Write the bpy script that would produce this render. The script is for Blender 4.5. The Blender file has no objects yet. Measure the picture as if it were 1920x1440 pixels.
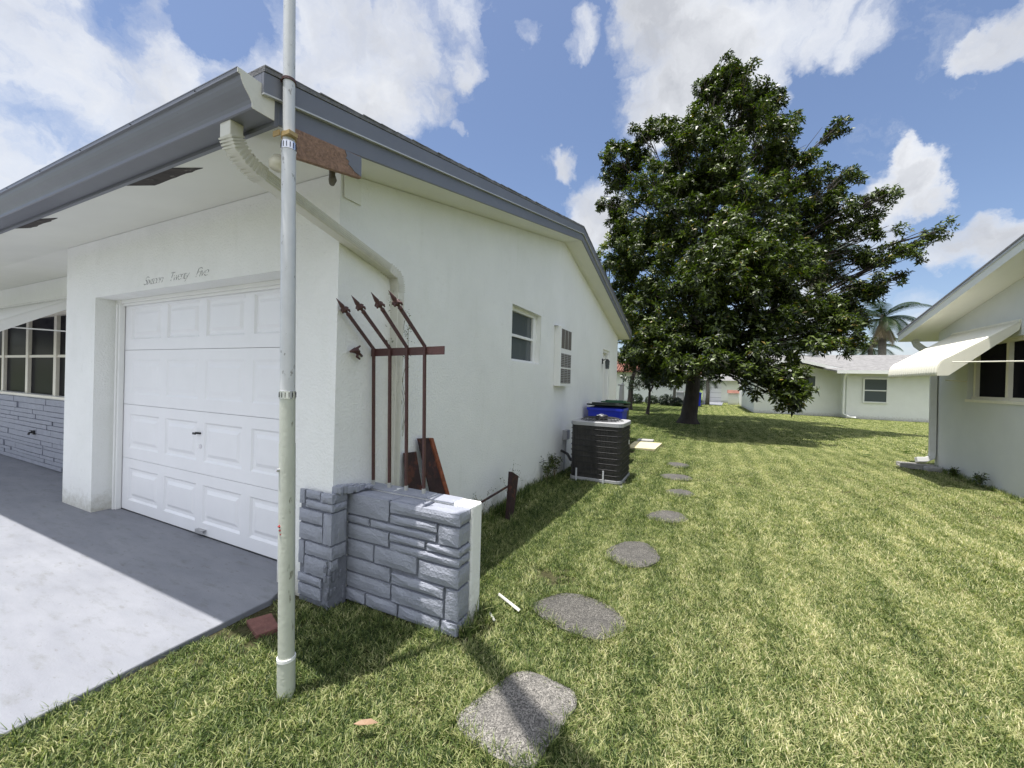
import bpy, math, random
import numpy as np
from mathutils import Vector, Matrix
random.seed(7); rng = np.random.default_rng(7)
S = bpy.context.scene; COL = S.collection; R = math.radians
# ------------------------------------------------------------------ camera, sky, sun
FPX = 752.16; YAW, PITCH, ROLL = 0.447974, -0.0051582, 0.027764
Fv = Vector((-math.sin(YAW)*math.cos(PITCH), math.cos(YAW)*math.cos(PITCH), math.sin(PITCH)))
Rv0 = Vector((math.cos(YAW), math.sin(YAW), 0)); Uv0 = Rv0.cross(Fv)
Rv = Rv0*math.cos(ROLL)+Uv0*math.sin(ROLL); Uv = -Rv0*math.sin(ROLL)+Uv0*math.cos(ROLL)
CAM = Vector((0, 0, 1.5))
cd = bpy.data.cameras.new('camera'); cam = bpy.data.objects.new('camera', cd); COL.objects.link(cam)
cam.matrix_world = Matrix.Translation(CAM) @ Matrix((Rv, Uv, -Fv)).transposed().to_4x4()
cd.sensor_width = 36; cd.lens = 36*FPX/1920; cd.clip_start = .05; cd.clip_end = 3000
S.camera = cam
def ray(x, y): return Fv+Rv*((x-960)/FPX)+Uv*((720-y)/FPX)
def at(x, y, Y): d = ray(x, y); return CAM+d*(Y/d.y)          # photo direction -> point of the vertical plane Y
def atz(x, y, z=0): d = ray(x, y); return CAM+d*((z-1.5)/d.z)
SUN = Vector((-.116, -.13, 1)).normalized()
SUN_EL = math.asin(SUN.z); SUN_ROT = math.atan2(SUN.x, SUN.y)
sl = bpy.data.lights.new('sun', 'SUN'); sl.energy = 5.0; sl.angle = R(.53); sl.color = (1, .965, .91)
so = bpy.data.objects.new('sun', sl); COL.objects.link(so); so.location = (0, 0, 30)
so.rotation_euler = SUN.to_track_quat('Z', 'Y').to_euler()
S.view_settings.view_transform = 'Standard'; S.view_settings.look = 'None'
S.view_settings.exposure = 0.64; S.view_settings.gamma = 1; S.view_settings.use_curve_mapping = False
S.cycles.max_bounces = 10; S.cycles.diffuse_bounces = 5; S.cycles.transparent_max_bounces = 12
W = bpy.data.worlds.new('World'); S.world = W; W.use_nodes = True
nt = W.node_tree; nt.nodes.clear()
class NT:
    def __init__(s, t): s.t = t
    def n(s, k, **kw):
        nd = s.t.nodes.new(k)
        for a, b in kw.items():
            if a == 'i':
                for q, v in b.items(): s.set(nd.inputs[q], v)
            else: setattr(nd, a, b)
        return nd
    def set(s, sock, v):
        if hasattr(v, 'is_output'): s.t.links.new(v, sock)
        elif hasattr(v, 'outputs'): s.t.links.new(v.outputs[0], sock)
        else:
            if isinstance(v, tuple) and len(v) == 3 and sock.type == 'RGBA': v = v+(1,)
            sock.default_value = v
    def math(s, op, a, b=None, c=None, clamp=False):
        nd = s.n('ShaderNodeMath', operation=op, use_clamp=clamp); s.set(nd.inputs[0], a)
        if b is not None: s.set(nd.inputs[1], b)
        if c is not None: s.set(nd.inputs[2], c)
        return nd.outputs[0]
    def noise(s, vec, scale, detail=4, rough=.5, dist=0, out=0):
        return s.n('ShaderNodeTexNoise', i={'Vector': vec, 'Scale': scale, 'Detail': detail, 'Roughness': rough, 'Distortion': dist}).outputs[out]
    def ramp(s, fac, pts, interp='LINEAR'):
        nd = s.n('ShaderNodeValToRGB'); s.set(nd.inputs[0], fac); cr = nd.color_ramp; cr.interpolation = interp
        while len(cr.elements) < len(pts): cr.elements.new(.5)
        for e, (p, c) in zip(cr.elements, pts):
            e.position = p; e.color = (c, c, c, 1) if not isinstance(c, tuple) else c+(1,)
        return nd.outputs[0]
    def mix(s, f, a, b, mode='MIX'):
        nd = s.n('ShaderNodeMix', data_type='RGBA', blend_type=mode); s.set(nd.inputs[0], f); s.set(nd.inputs[6], a); s.set(nd.inputs[7], b)
        return nd.outputs[2]
w = NT(nt)
sky = w.n('ShaderNodeTexSky', sky_type='NISHITA', sun_disc=False, sun_elevation=SUN_EL, sun_rotation=SUN_ROT, altitude=0, air_density=1.0, dust_density=1.2, ozone_density=2.2)
tc = w.n('ShaderNodeTexCoord').outputs['Generated']
warp = w.noise(tc, 6.5, 8, .62, out=1)
wv = w.n('ShaderNodeVectorMath', operation='SUBTRACT', i={0: warp, 1: (.5, .5, .5)}).outputs[0]
wv = w.n('ShaderNodeVectorMath', operation='SCALE', i={0: wv, 'Scale': .17}).outputs[0]
dv = w.n('ShaderNodeVectorMath', operation='NORMALIZE', i={0: w.n('ShaderNodeVectorMath', operation='ADD', i={0: tc, 1: wv}).outputs[0]}).outputs[0]
# cloud banks: direction (given by where each stands in the photograph's sky), angular radius in degrees, weight
CL = [(60,90,240,1.02),(300,190,170,1.0),(40,330,200,1.0),(480,160,95,.8),(330,20,60,.5),(180,130,130,1.05),
      (620,50,110,1.0),(760,80,100,.95),(700,180,95,.9),(870,130,45,.85),(800,215,50,.6),(870,25,80,.7),(640,210,80,.8),(580,120,70,.9),(990,60,28,.6),
      (1095,72,42,.85),(1058,100,28,.6),(1072,318,30,.95),(1058,300,18,.7),(845,260,16,.6),(1110,420,62,1.25),(1085,400,40,1),(1140,390,40,1),
      (1250,50,100,1.2),(1330,110,130,1.2),(1250,190,85,1.2),(1420,70,100,1.0),(1520,50,90,.85),(1450,150,60,.8),(1610,70,60,.6),(1200,20,50,1),(1400,200,70,.9),
      (1712,335,62,1.5),(1660,375,60,1.3),(1745,385,38,1.1),(1600,430,60,1.),(1645,450,70,.9),(1700,290,36,1.3),
      (1870,38,60,.95),(1812,82,36,.9),(1905,10,60,1.0),(1865,450,55,.95),(1805,480,45,.85),(1885,425,36,.8),(1500,640,120,.7),(1700,640,100,.6),(1610,560,80,.45)]
GAPS = [(405,35,62,1.1),(235,45,60,.35),(955,230,80,1.2),(30,240,90,.3),(60,395,60,.5),(160,330,60,.3),(1560,230,90,1.2),(1850,230,120,1.3),(1030,180,60,1.0),(930,60,24,.6)]
field = None
for x, y, rad, wt in CL:
    d = ray(x, y).normalized()
    dt = w.n('ShaderNodeVectorMath', operation='DOT_PRODUCT', i={0: dv, 1: tuple(d)}).outputs['Value']
    rad = rad/(13.13*(1+((x-960)**2+(y-720)**2)/FPX**2)**.75)
    mr = w.n('ShaderNodeMapRange', interpolation_type='SMOOTHSTEP', i={0: dt, 1: math.cos(R(rad*1.4)), 2: 1.0, 3: 0.0, 4: wt}).outputs[0]
    field = mr if field is None else w.math('MAXIMUM', field, mr)
for x, y, rad, wt in GAPS:
    dt = w.n('ShaderNodeVectorMath', operation='DOT_PRODUCT', i={0: dv, 1: tuple(ray(x, y).normalized())}).outputs['Value']
    rad = rad/(13.13*(1+((x-960)**2+(y-720)**2)/FPX**2)**.75)
    field = w.math('SUBTRACT', field, w.n('ShaderNodeMapRange', interpolation_type='SMOOTHSTEP', i={0: dt, 1: math.cos(R(rad*1.4)), 2: 1.0, 3: 0.0, 4: wt}).outputs[0])
# unseen clouds elsewhere in the dome (behind the camera), dense as fill light
gen = w.noise(tc, 2.6, 3, .5)
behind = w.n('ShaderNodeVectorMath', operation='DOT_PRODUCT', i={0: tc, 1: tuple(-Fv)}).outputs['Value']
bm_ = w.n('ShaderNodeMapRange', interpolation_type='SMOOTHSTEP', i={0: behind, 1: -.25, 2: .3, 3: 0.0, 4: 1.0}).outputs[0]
gen = w.math('MULTIPLY', w.math('MULTIPLY', gen, 1.45), bm_)
field = w.math('MAXIMUM', field, gen)
fbm = w.noise(dv, 5.5, 10, .66, .25)
den = w.math('ADD', field, w.math('MULTIPLY', w.math('SUBTRACT', fbm, .5), 2.3))
cmask = w.ramp(w.math('MULTIPLY', den, .78), [(.12, 0.0), (.38, .30), (.62, .75), (.92, 1.0)])
shade = w.noise(dv, 4.2, 9, .58)
core = w.math('ADD', w.math('MULTIPLY', den, .5), w.math('MULTIPLY', w.math('SUBTRACT', shade, .5), 2.4))
ccol = w.ramp(core, [(.10, (.605, .62, .645)), (.45, (.545, .56, .59)), (1.0, (.36, .375, .41))])
# clouds near the high sun raised above those low down, as fill from overhead
sdot = w.n('ShaderNodeVectorMath', operation='DOT_PRODUCT', i={0: tc, 1: tuple(SUN)}).outputs['Value']
sbr = w.n('ShaderNodeMapRange', interpolation_type='SMOOTHSTEP', i={0: sdot, 1: .62, 2: .97, 3: 1.0, 4: 2.6}).outputs[0]
bbr = w.n('ShaderNodeMapRange', interpolation_type='SMOOTHSTEP', i={0: behind, 1: -.35, 2: .2, 3: 10.0, 4: 14.0}).outputs[0]  # unseen clouds behind the camera boosted as fill light for the shaded walls
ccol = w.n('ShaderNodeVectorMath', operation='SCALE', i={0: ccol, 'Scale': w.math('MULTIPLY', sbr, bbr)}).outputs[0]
skycol = w.mix(1.0, w.n('ShaderNodeMix', data_type='RGBA', blend_type='MULTIPLY', i={0: 1.0, 6: sky.outputs[0], 7: (1.02, .99, 1.02)}).outputs[2], (1, 1, 1), 'MULTIPLY')
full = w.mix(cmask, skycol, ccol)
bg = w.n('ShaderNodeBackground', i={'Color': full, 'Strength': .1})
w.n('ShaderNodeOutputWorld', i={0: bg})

# ------------------------------------------------------------------ helpers
def tag(o, label=None, cat=None, group=None, kind=None):
    if label: o['label'] = label
    if cat: o['category'] = cat
    if group: o['group'] = group
    if kind: o['kind'] = kind
    return o
def empty(name, loc, label, cat, group=None, rz=0):
    o = bpy.data.objects.new(name, None); COL.objects.link(o); o.location = loc; o.rotation_euler = (0, 0, rz); o.empty_display_size = .1
    return tag(o, label, cat, group)
class MB:
    def __init__(s): s.v = []; s.f = []; s.M = None
    def add(s, vs, fs):
        b = len(s.v); s.v += [tuple(s.M @ Vector(p)) if s.M else tuple(p) for p in vs]; s.f += [tuple(b+i for i in f) for f in fs]; return s
    def box(s, x0, y0, z0, x1, y1, z1):
        return s.add([(x0,y0,z0),(x1,y0,z0),(x1,y1,z0),(x0,y1,z0),(x0,y0,z1),(x1,y0,z1),(x1,y1,z1),(x0,y1,z1)],
                     [(0,3,2,1),(4,5,6,7),(0,1,5,4),(1,2,6,5),(2,3,7,6),(3,0,4,7)])
    def prism(s, pts, d):          # polygon (3D points) extruded by vector d
        n = len(pts); P = [Vector(p) for p in pts]; D = Vector(d)
        return s.add(P+[p+D for p in P], [tuple(range(n))[::-1], tuple(range(n, 2*n))]+[(i, (i+1) % n, n+(i+1) % n, n+i) for i in range(n)])
    def yz(s, pts, x0, x1): return s.prism([(x0, a, b) for a, b in pts], (x1-x0, 0, 0))
    def xz(s, pts, y0, y1): return s.prism([(a, y0, b) for a, b in pts], (0, y1-y0, 0))
    def xy(s, pts, z0, z1): return s.prism([(a, b, z0) for a, b in pts], (0, 0, z1-z0))
    def tube(s, path, r, n=10, cap=True, sq=None):
        P = [Vector(p) for p in path]; rr = r if isinstance(r, (list, tuple)) else [r]*len(P); vs = []
        up = None
        for i, p in enumerate(P):
            t = (P[min(i+1, len(P)-1)]-P[max(i-1, 0)]).normalized()
            if up is None: up = Vector((0, 0, 1)) if abs(t.z) < .9 else Vector((0, 1, 0))
            a = t.cross(up).normalized(); b = a.cross(t).normalized(); up = b
            for k in range(n):
                th = 2*math.pi*(k+.5)/n
                if sq:
                    th = math.pi/4+math.pi/2*k; q = a*(math.copysign(sq[0], math.cos(th)))+b*(math.copysign(sq[1], math.sin(th)))
                else: q = a*math.cos(th)*rr[i]+b*math.sin(th)*rr[i]
                vs.append(p+q)
        fs = [(i*n+k, i*n+(k+1) % n, (i+1)*n+(k+1) % n, (i+1)*n+k) for i in range(len(P)-1) for k in range(n)]
        if cap: fs += [tuple(range(n))[::-1], tuple(range((len(P)-1)*n, len(P)*n))]
        return s.add(vs, fs)
    def lathe(s, prof, c=(0,0,0), n=20):   # profile (r,z)
        vs = [(c[0]+r*math.cos(2*math.pi*k/n), c[1]+r*math.sin(2*math.pi*k/n), c[2]+z) for r, z in prof for k in range(n)]
        m = len(prof)
        return s.add(vs, [(i*n+k, i*n+(k+1) % n, (i+1)*n+(k+1) % n, (i+1)*n+k) for i in range(m-1) for k in range(n)]+[tuple(range(n))[::-1], tuple(range((m-1)*n, m*n))])
    def build(s, name, mat, parent=None, bevel=0, smooth=False, seg=2):
        me = bpy.data.meshes.new(name); me.from_pydata([tuple(v) for v in s.v], [], s.f); me.update()
        import bmesh
        b = bmesh.new(); b.from_mesh(me); bmesh.ops.recalc_face_normals(b, faces=b.faces); b.to_mesh(me); b.free()
        if mat: me.materials.append(mat)
        if smooth: me.polygons.foreach_set('use_smooth', [True]*len(me.polygons))
        o = bpy.data.objects.new(name, me); COL.objects.link(o)
        if parent is not None:
            o.parent = parent
            bpy_inv = Matrix.LocRotScale(parent.location, parent.rotation_euler, parent.scale) if parent.parent is None else None
            if parent.type == 'EMPTY': o.matrix_parent_inverse = bpy_inv.inverted()
        if bevel:
            m = o.modifiers.new('b', 'BEVEL'); m.width = bevel; m.segments = seg; m.limit_method = 'ANGLE'; m.angle_limit = R(35); m.harden_normals = False
        return o
def npmesh(name, V, Fq, mat, parent=None, attr=None, smooth=False, n=4):
    me = bpy.data.meshes.new(name); me.vertices.add(len(V)); me.vertices.foreach_set('co', V.astype(np.float32).ravel())
    me.loops.add(Fq.size); me.loops.foreach_set('vertex_index', Fq.astype(np.int32).ravel())
    me.polygons.add(len(Fq)); me.polygons.foreach_set('loop_start', np.arange(0, Fq.size, n, dtype=np.int32)); me.polygons.foreach_set('loop_total', np.full(len(Fq), n, np.int32))
    if smooth: me.polygons.foreach_set('use_smooth', np.ones(len(Fq), bool))
    me.update(calc_edges=True)
    if attr is not None:
        a = me.attributes.new('rnd', 'FLOAT', 'POINT'); a.data.foreach_set('value', attr.astype(np.float32))
    me.materials.append(mat); o = bpy.data.objects.new(name, me)
    COL.objects.link(o)
    if parent is not None:
        o.parent = parent
        if parent.type == 'EMPTY': o.matrix_parent_inverse = Matrix.Translation(parent.location).inverted()
    return o
# ------------------------------------------------------------------ materials
def mat(name, col, rough=.6, metal=0, var=.12, vscale=6, bump=0, bscale=60, spec=.5, stains=None, detail=6, dist=.01, stretch=None, obj=True, splash=False):
    m = bpy.data.materials.new(name); m.use_nodes = True; t = NT(m.node_tree); m.node_tree.nodes.clear()
    P = t.n('ShaderNodeNewGeometry').outputs['Position']
    if stretch: P = t.n('ShaderNodeMapping', i={'Vector': P, 'Scale': stretch}).outputs[0]
    c0 = tuple(max(0, x*(1-var)) for x in col); c1 = tuple(min(1, x*(1+var)) for x in col)
    nz = t.noise(P, vscale, detail, .6)
    c = t.ramp(nz, [(.3, c0), (.7, c1)])
    if stains:
        for (sc, lo, hi, sm, amt, scol) in stains:
            q = t.n('ShaderNodeMapping', i={'Vector': t.n('ShaderNodeNewGeometry').outputs['Position'], 'Scale': sm}).outputs[0]
            f = t.ramp(t.noise(q, sc, 6, .62), [(lo, 0.0), (hi, amt)])
            c = t.mix(f, c, scol)
    if splash:   # soil splashed up and algae along the foot of the wall
        P0 = t.n('ShaderNodeNewGeometry').outputs['Position']; z = t.n('ShaderNodeSeparateXYZ', i={0: P0}).outputs[2]
        f = t.math('SUBTRACT', t.n('ShaderNodeMapRange', i={0: z, 1: 0.0, 2: .45, 3: .62, 4: 0.0}).outputs[0], t.math('MULTIPLY', t.noise(P0, 14, 6, .65), .62))
        c = t.mix(t.math('MULTIPLY', f, 2.2, clamp=True), c, (.40, .38, .30))
    b = t.n('ShaderNodeBsdfPrincipled', i={'Base Color': c, 'Roughness': rough, 'Metallic': metal, 'Specular IOR Level': spec})
    if bump:
        bn = t.n('ShaderNodeBump', i={'Strength': bump, 'Distance': dist, 'Height': t.noise(t.n('ShaderNodeNewGeometry').outputs['Position'], bscale, 5, .6)})
        t.set(b.inputs['Normal'], bn.outputs[0])
    t.n('ShaderNodeOutputMaterial', i={0: b}); m['nt'] = 1
    return m
GY = (.5, .5, .5)
M = {}
M['stucco'] = mat('stucco', (.84, .845, .82), .85, var=.03, vscale=2, bump=.9, bscale=60, spec=.25, dist=.008, splash=True,
                  stains=[(1.7, .56, .80, (5, 5, .8), .16, (.60, .62, .54)), (1.1, .48, .75, (1, 1, 1), .22, (.66, .69, .62)), (9, .62, .70, (1, 1, 1), .16, (.62, .62, .58)), (38, .70, .74, (1, 1, 1), .28, (.45, .45, .40))])
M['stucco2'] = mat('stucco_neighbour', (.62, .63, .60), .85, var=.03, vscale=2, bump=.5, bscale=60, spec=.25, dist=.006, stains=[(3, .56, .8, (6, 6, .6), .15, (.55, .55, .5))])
M['soffit'] = mat('soffit_paint', (.78, .78, .72), .7, var=.03, vscale=1.5, bump=.15, bscale=90, stains=[(2, .6, .75, (1, 1, 1), .2, (.6, .6, .5))])
M['trimgrey'] = mat('grey_fascia_paint', (.165, .172, .20), .42, var=.05, vscale=3, bump=.06, bscale=25, stains=[(55, .70, .73, (1, 1, 1), .6, (.08, .08, .08)), (4, .6, .8, (.5, .5, 2), .25, (.30, .31, .34))])
M['greylight'] = mat('grey_drip_edge', (.52, .53, .55), .4, var=.05)
M['shingle'] = mat('roof_shingle', (.17, .17, .18), .95, var=.3, vscale=14, bump=.9, bscale=50, dist=.01)
M['shingle3'] = mat('roof_shingle_pale', (.20, .195, .19), .95, var=.3, vscale=5, bump=.9, bscale=30, dist=.02)
M['white'] = mat('white_paint', (.82, .82, .80), .5, var=.02, vscale=3, bump=.08, bscale=60, stains=[(5, .6, .8, (1, 1, 1), .12, (.6, .6, .55))])
M['doorpaint'] = mat('garage_door_paint', (.83, .83, .845), .42, var=.02, vscale=4, bump=.05, bscale=120, stains=[(1.6, .5, .75, (1, 1, 1.5), .16, (.68, .69, .69)), (60, .735, .75, (1, 1, 1), .4, (.25, .22, .2))])
M['cream'] = mat('cream_aluminium', (.80, .76, .64), .45, var=.04, vscale=8, stains=[(4, .55, .75, (1, 1, 2), .25, (.52, .5, .42))])
M['awning'] = mat('awning_enamel', (.80, .77, .65), .4, var=.03, vscale=8, stains=[(6, .6, .8, (1, 3, 1), .2, (.6, .58, .48))])
M['dsgrey'] = mat('weathered_white_downspout', (.60, .60, .58), .5, var=.05)
M['downspout'] = mat('downspout_enamel', (.64, .63, .56), .45, var=.05, vscale=9, stains=[(9, .52, .7, (1, 1, 1), .45, (.42, .41, .35))])
M['veneer'] = mat('painted_stone_veneer', (.29, .305, .355), .5, var=.10, vscale=8, bump=.95, bscale=75, dist=.008, spec=.45, stains=[(30, .66, .72, (1, 1, 1), .3, (.16, .16, .18)), (9, .62, .78, (1, 1, 1), .3, (.40, .42, .47))])
M['mortar'] = mat('veneer_mortar', (.17, .18, .21), .8, var=.15, vscale=20, bump=.8, bscale=60, dist=.01)
M['pole'] = mat('galvanised_pole', (.60, .61, .62), .4, metal=.1, var=.05, vscale=12, stains=[(30, .64, .68, (1, 1, .5), .7, (.16, .15, .13)), (6, .55, .7, (2, 2, .4), .3, (.45, .45, .42))])
M['polelow'] = mat('painted_pole', (.52, .54, .47), .5, metal=.15, var=.06, vscale=9, bump=.25, bscale=50, stains=[(26, .62, .68, (1, 1, .35), .75, (.15, .14, .10)), (7, .52, .7, (2, 2, .4), .35, (.38, .40, .32))])
M['steel'] = mat('bright_steel', (.7, .7, .72), .25, metal=1, var=.1, vscale=30)
M['iron'] = mat('brown_painted_iron', (.075, .031, .028), .5, var=.2, vscale=20, bump=.35, bscale=80, stains=[(22, .58, .7, (1, 1, 1), .5, (.12, .055, .04))])
M['rust'] = mat('rusty_metal', (.028, .012, .012), .75, var=.3, vscale=12, bump=.6, bscale=50, stains=[(10, .52, .6, (1, 1, 1), .7, (.11, .035, .02))])
M['rustedge'] = mat('rust_flakes', (.22, .07, .035), .85, var=.4, vscale=25, bump=.9, bscale=50)
M['oldwood'] = mat('peeling_particle_board', (.27, .165, .115), .85, var=.35, vscale=60, bump=.8, bscale=90)
M['darkhole'] = mat('rotten_plywood', (.05, .042, .038), .9, var=.4, vscale=18, stains=[(14, .6, .66, (1, 1, 1), .7, (.22, .2, .18))])
M['ventbrown'] = mat('vent_mesh_brown', (.13, .115, .10), .7, var=.05)
M['black'] = mat('black_metal', (.02, .02, .022), .45, var=.2)
M['gold'] = mat('brass_strap', (.45, .32, .14), .45, metal=.4, var=.15, vscale=20)
M['acgrey'] = mat('condenser_grey', (.36, .36, .37), .45, var=.05, stains=[(20, .62, .7, (1, 1, 1), .3, (.2, .2, .2))])
M['blue'] = mat('blue_plastic', (.012, .03, .42), .35, var=.08)
M['green'] = mat('green_plastic', (.03, .10, .05), .45, var=.1)
M['dkbin'] = mat('dark_lid_plastic', (.014, .02, .018), .5, var=.1)
M['concrete'] = mat('old_concrete', (.34, .33, .31), .9, var=.2, vscale=14, bump=.7, bscale=120)
M['yellowslab'] = mat('yellow_concrete', (.56, .50, .30), .9, var=.1, vscale=9, bump=.4, bscale=100)
M['tile'] = mat('clay_tile', (.19, .08, .055), .8, var=.3, vscale=4)
M['bark'] = mat('bark', (.045, .036, .03), .9, var=.35, vscale=9, bump=1, bscale=25, dist=.03, stretch=(1, 1, .3))
M['palebark'] = mat('pale_bark', (.17, .155, .135), .9, var=.3, vscale=9, bump=.8, bscale=20, dist=.03)
M['red'] = mat('red_paint', (.25, .01, .01), .5, var=.05)
M['brick'] = mat('red_paver', (.17, .075, .06), .9, var=.25, vscale=20, bump=.6, bscale=60)
M['pvc'] = mat('white_plastic', (.45, .45, .41), .5, var=.05, stains=[(15, .55, .7, (1, 1, 1), .5, (.35, .33, .28))])
M['dryleaf'] = mat('dry_leaf', (.26, .165, .10), .7, var=.2, vscale=30)
M['leafbark'] = mat('dry_stem', (.20, .17, .08), .8, var=.3, vscale=30)

def glassmat(name, col, rough=.06):
    m = bpy.data.materials.new(name); m.use_nodes = True; t = NT(m.node_tree); m.node_tree.nodes.clear()
    b = t.n('ShaderNodeBsdfPrincipled', i={'Base Color': col, 'Roughness': rough, 'Specular IOR Level': .22})
    t.n('ShaderNodeOutputMaterial', i={0: b}); return m
M['glass'] = glassmat('window_glass_dark', (.006, .006, .012), .12); M['glassporch'] = glassmat('porch_glass', (.005, .005, .01), .3); M['glassporch'].node_tree.nodes['Principled BSDF'].inputs['Specular IOR Level'].default_value = .03; M['glassgrey'] = glassmat('window_glass_grey', (.10, .115, .12), .1)

def leafmat(name, a, b_, spec=.5, rough=.38, trans=.35, sc=.6, extra=None):
    m = bpy.data.materials.new(name); m.use_nodes = True; t = NT(m.node_tree); m.node_tree.nodes.clear()
    P = t.n('ShaderNodeNewGeometry').outputs['Position']
    r = t.n('ShaderNodeAttribute', attribute_name='rnd').outputs['Fac']
    f = t.math('ADD', t.math('MULTIPLY', t.noise(P, sc, 3), .5), t.math('MULTIPLY', r, .55))
    c = t.ramp(f, [(.36, a), (.92, b_)])
    if extra: c = t.mix(t.math('GREATER_THAN', r, extra[0]), c, extra[1])
    p = t.n('ShaderNodeBsdfPrincipled', i={'Base Color': c, 'Roughness': rough, 'Specular IOR Level': spec})
    tr = t.n('ShaderNodeBsdfTranslucent', i={'Color': t.mix(1.0, c, (1.5, 1.8, .6), 'MULTIPLY')})
    t.n('ShaderNodeOutputMaterial', i={0: t.n('ShaderNodeMixShader', i={0: trans, 1: p, 2: tr})})
    return m
M['leaf'] = leafmat('tree_leaf', (.009, .017, .005), (.13, .175, .026), spec=.45, rough=.42, trans=.18, extra=(.985, (.22, .16, .03)))
M['leafy'] = leafmat('yellowing_leaf', (.05, .09, .015), (.24, .22, .04), trans=.3)
M['leafd'] = leafmat('dark_leaf', (.012, .024, .009), (.04, .065, .02), trans=.12)
M['palm'] = leafmat('palm_leaf', (.012, .024, .009), (.045, .07, .022), spec=.2, trans=.15)
M['deadpalm'] = leafmat('dead_palm_leaf', (.13, .10, .065), (.28, .22, .14), trans=.15)

# driveway
def drive_mat():
    m = bpy.data.materials.new('painted_drive_concrete'); m.use_nodes = True; t = NT(m.node_tree); m.node_tree.nodes.clear()
    P = t.n('ShaderNodeNewGeometry').outputs['Position']
    sP = t.n('ShaderNodeMapping', i={'Vector': P, 'Scale': (1, 3.2, 1), 'Rotation': (0, 0, .25)}).outputs[0]
    c = t.ramp(t.noise(sP, 1.6, 7, .65), [(.3, (.182, .19, .214)), (.7, (.235, .243, .268))])
    c = t.mix(t.ramp(t.noise(sP, 5.5, 8, .7), [(.52, 0.0), (.68, .6)]), c, (.155, .16, .165))
    c = t.mix(t.ramp(t.noise(P, 42, 3, .5), [(.71, 0.0), (.74, .7)]), c, (.12, .12, .12))
    c = t.mix(t.ramp(t.noise(sP, 11, 4, .5), [(.67, 0.0), (.71, .5)]), c, (.16, .16, .165))
    b = t.n('ShaderNodeBsdfPrincipled', i={'Base Color': c, 'Roughness': .75, 'Specular IOR Level': .3})
    h = t.math('ADD', t.noise(P, 120, 4), t.math('MULTIPLY', t.noise(P, 6, 4), 1.5))
    t.set(b.inputs['Normal'], t.n('ShaderNodeBump', i={'Strength': .35, 'Distance': .006, 'Height': h}))
    t.n('ShaderNodeOutputMaterial', i={0: b}); return m
M['drive'] = drive_mat()
def stone_mat(nm='exposed_aggregate', br=.66):
    m = bpy.data.materials.new(nm); m.use_nodes = True; t = NT(m.node_tree); m.node_tree.nodes.clear()
    P = t.n('ShaderNodeNewGeometry').outputs['Position']
    v = t.n('ShaderNodeTexVoronoi', i={'Vector': P, 'Scale': 190.0})
    c = t.ramp(v.outputs['Color'], [(.15, (.07*br, .066*br, .06*br)), (.5, (.24*br, .225*br, .20*br)), (.9, (.50*br, .47*br, .42*br))])
    c = t.mix(t.ramp(t.noise(P, 9, 5, .6), [(.4, 0.0), (.7, .6)]), c, (.13*br, .125*br, .115*br))
    b = t.n('ShaderNodeBsdfPrincipled', i={'Base Color': c, 'Roughness': .9})
    t.set(b.inputs['Normal'], t.n('ShaderNodeBump', i={'Strength': .8, 'Distance': .004, 'Height': v.outputs['Distance']}))
    t.n('ShaderNodeOutputMaterial', i={0: b}); return m
M['stone'] = stone_mat(); M['stonedark'] = stone_mat('weathered_aggregate', .36)
def lawn_color(t, P, r=None):
    # large patches of straw, mower stripes that run along the houses, fine noise
    Ps = t.n('ShaderNodeMapping', i={'Vector': P, 'Scale': (1.0, .45, 1.0)}).outputs[0]
    straw = t.ramp(t.noise(Ps, 2.2, 9, .78), [(.38, 0.0), (.72, .75)])
    sx = t.n('ShaderNodeSeparateXYZ', i={0: P}).outputs
    wob = t.math('MULTIPLY', t.noise(P, .35, 2), .35)
    st = t.math('SINE', t.math('MULTIPLY', t.math('ADD', sx[0], wob), 17.0))
    st = t.math('MULTIPLY_ADD', st, .06, .5)
    f = t.math('ADD', t.math('MULTIPLY', straw, .55), t.math('MULTIPLY', t.math('SUBTRACT', st, .5), 1.0))
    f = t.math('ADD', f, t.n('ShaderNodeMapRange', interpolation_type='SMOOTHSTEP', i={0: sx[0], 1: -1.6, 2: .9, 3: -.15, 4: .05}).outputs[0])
    f = t.math('ADD', f, t.math('MULTIPLY', t.math('SUBTRACT', t.noise(P, 13, 5, .7), .5), .5))
    if r is not None: f = t.math('ADD', f, t.math('MULTIPLY', t.math('SUBTRACT', r, .12), .85))
    else: f = t.math('ADD', f, t.math('MULTIPLY', t.noise(P, 60, 3), .5))
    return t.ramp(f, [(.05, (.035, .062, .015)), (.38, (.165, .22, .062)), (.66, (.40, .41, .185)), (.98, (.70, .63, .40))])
def grass_mat():
    m = bpy.data.materials.new('grass_blade'); m.use_nodes = True; t = NT(m.node_tree); m.node_tree.nodes.clear()
    P = t.n('ShaderNodeNewGeometry').outputs['Position']
    r = t.n('ShaderNodeAttribute', attribute_name='rnd').outputs['Fac']
    c = lawn_color(t, P, r)
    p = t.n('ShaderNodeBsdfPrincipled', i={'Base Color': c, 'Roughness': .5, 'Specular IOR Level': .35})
    tr = t.n('ShaderNodeBsdfTranslucent', i={'Color': t.mix(1.0, c, (1.15, 1.3, .7), 'MULTIPLY')})
    t.n('ShaderNodeOutputMaterial', i={0: t.n('ShaderNodeMixShader', i={0: .42, 1: p, 2: tr})})
    return m
M['grass'] = grass_mat()
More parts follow.
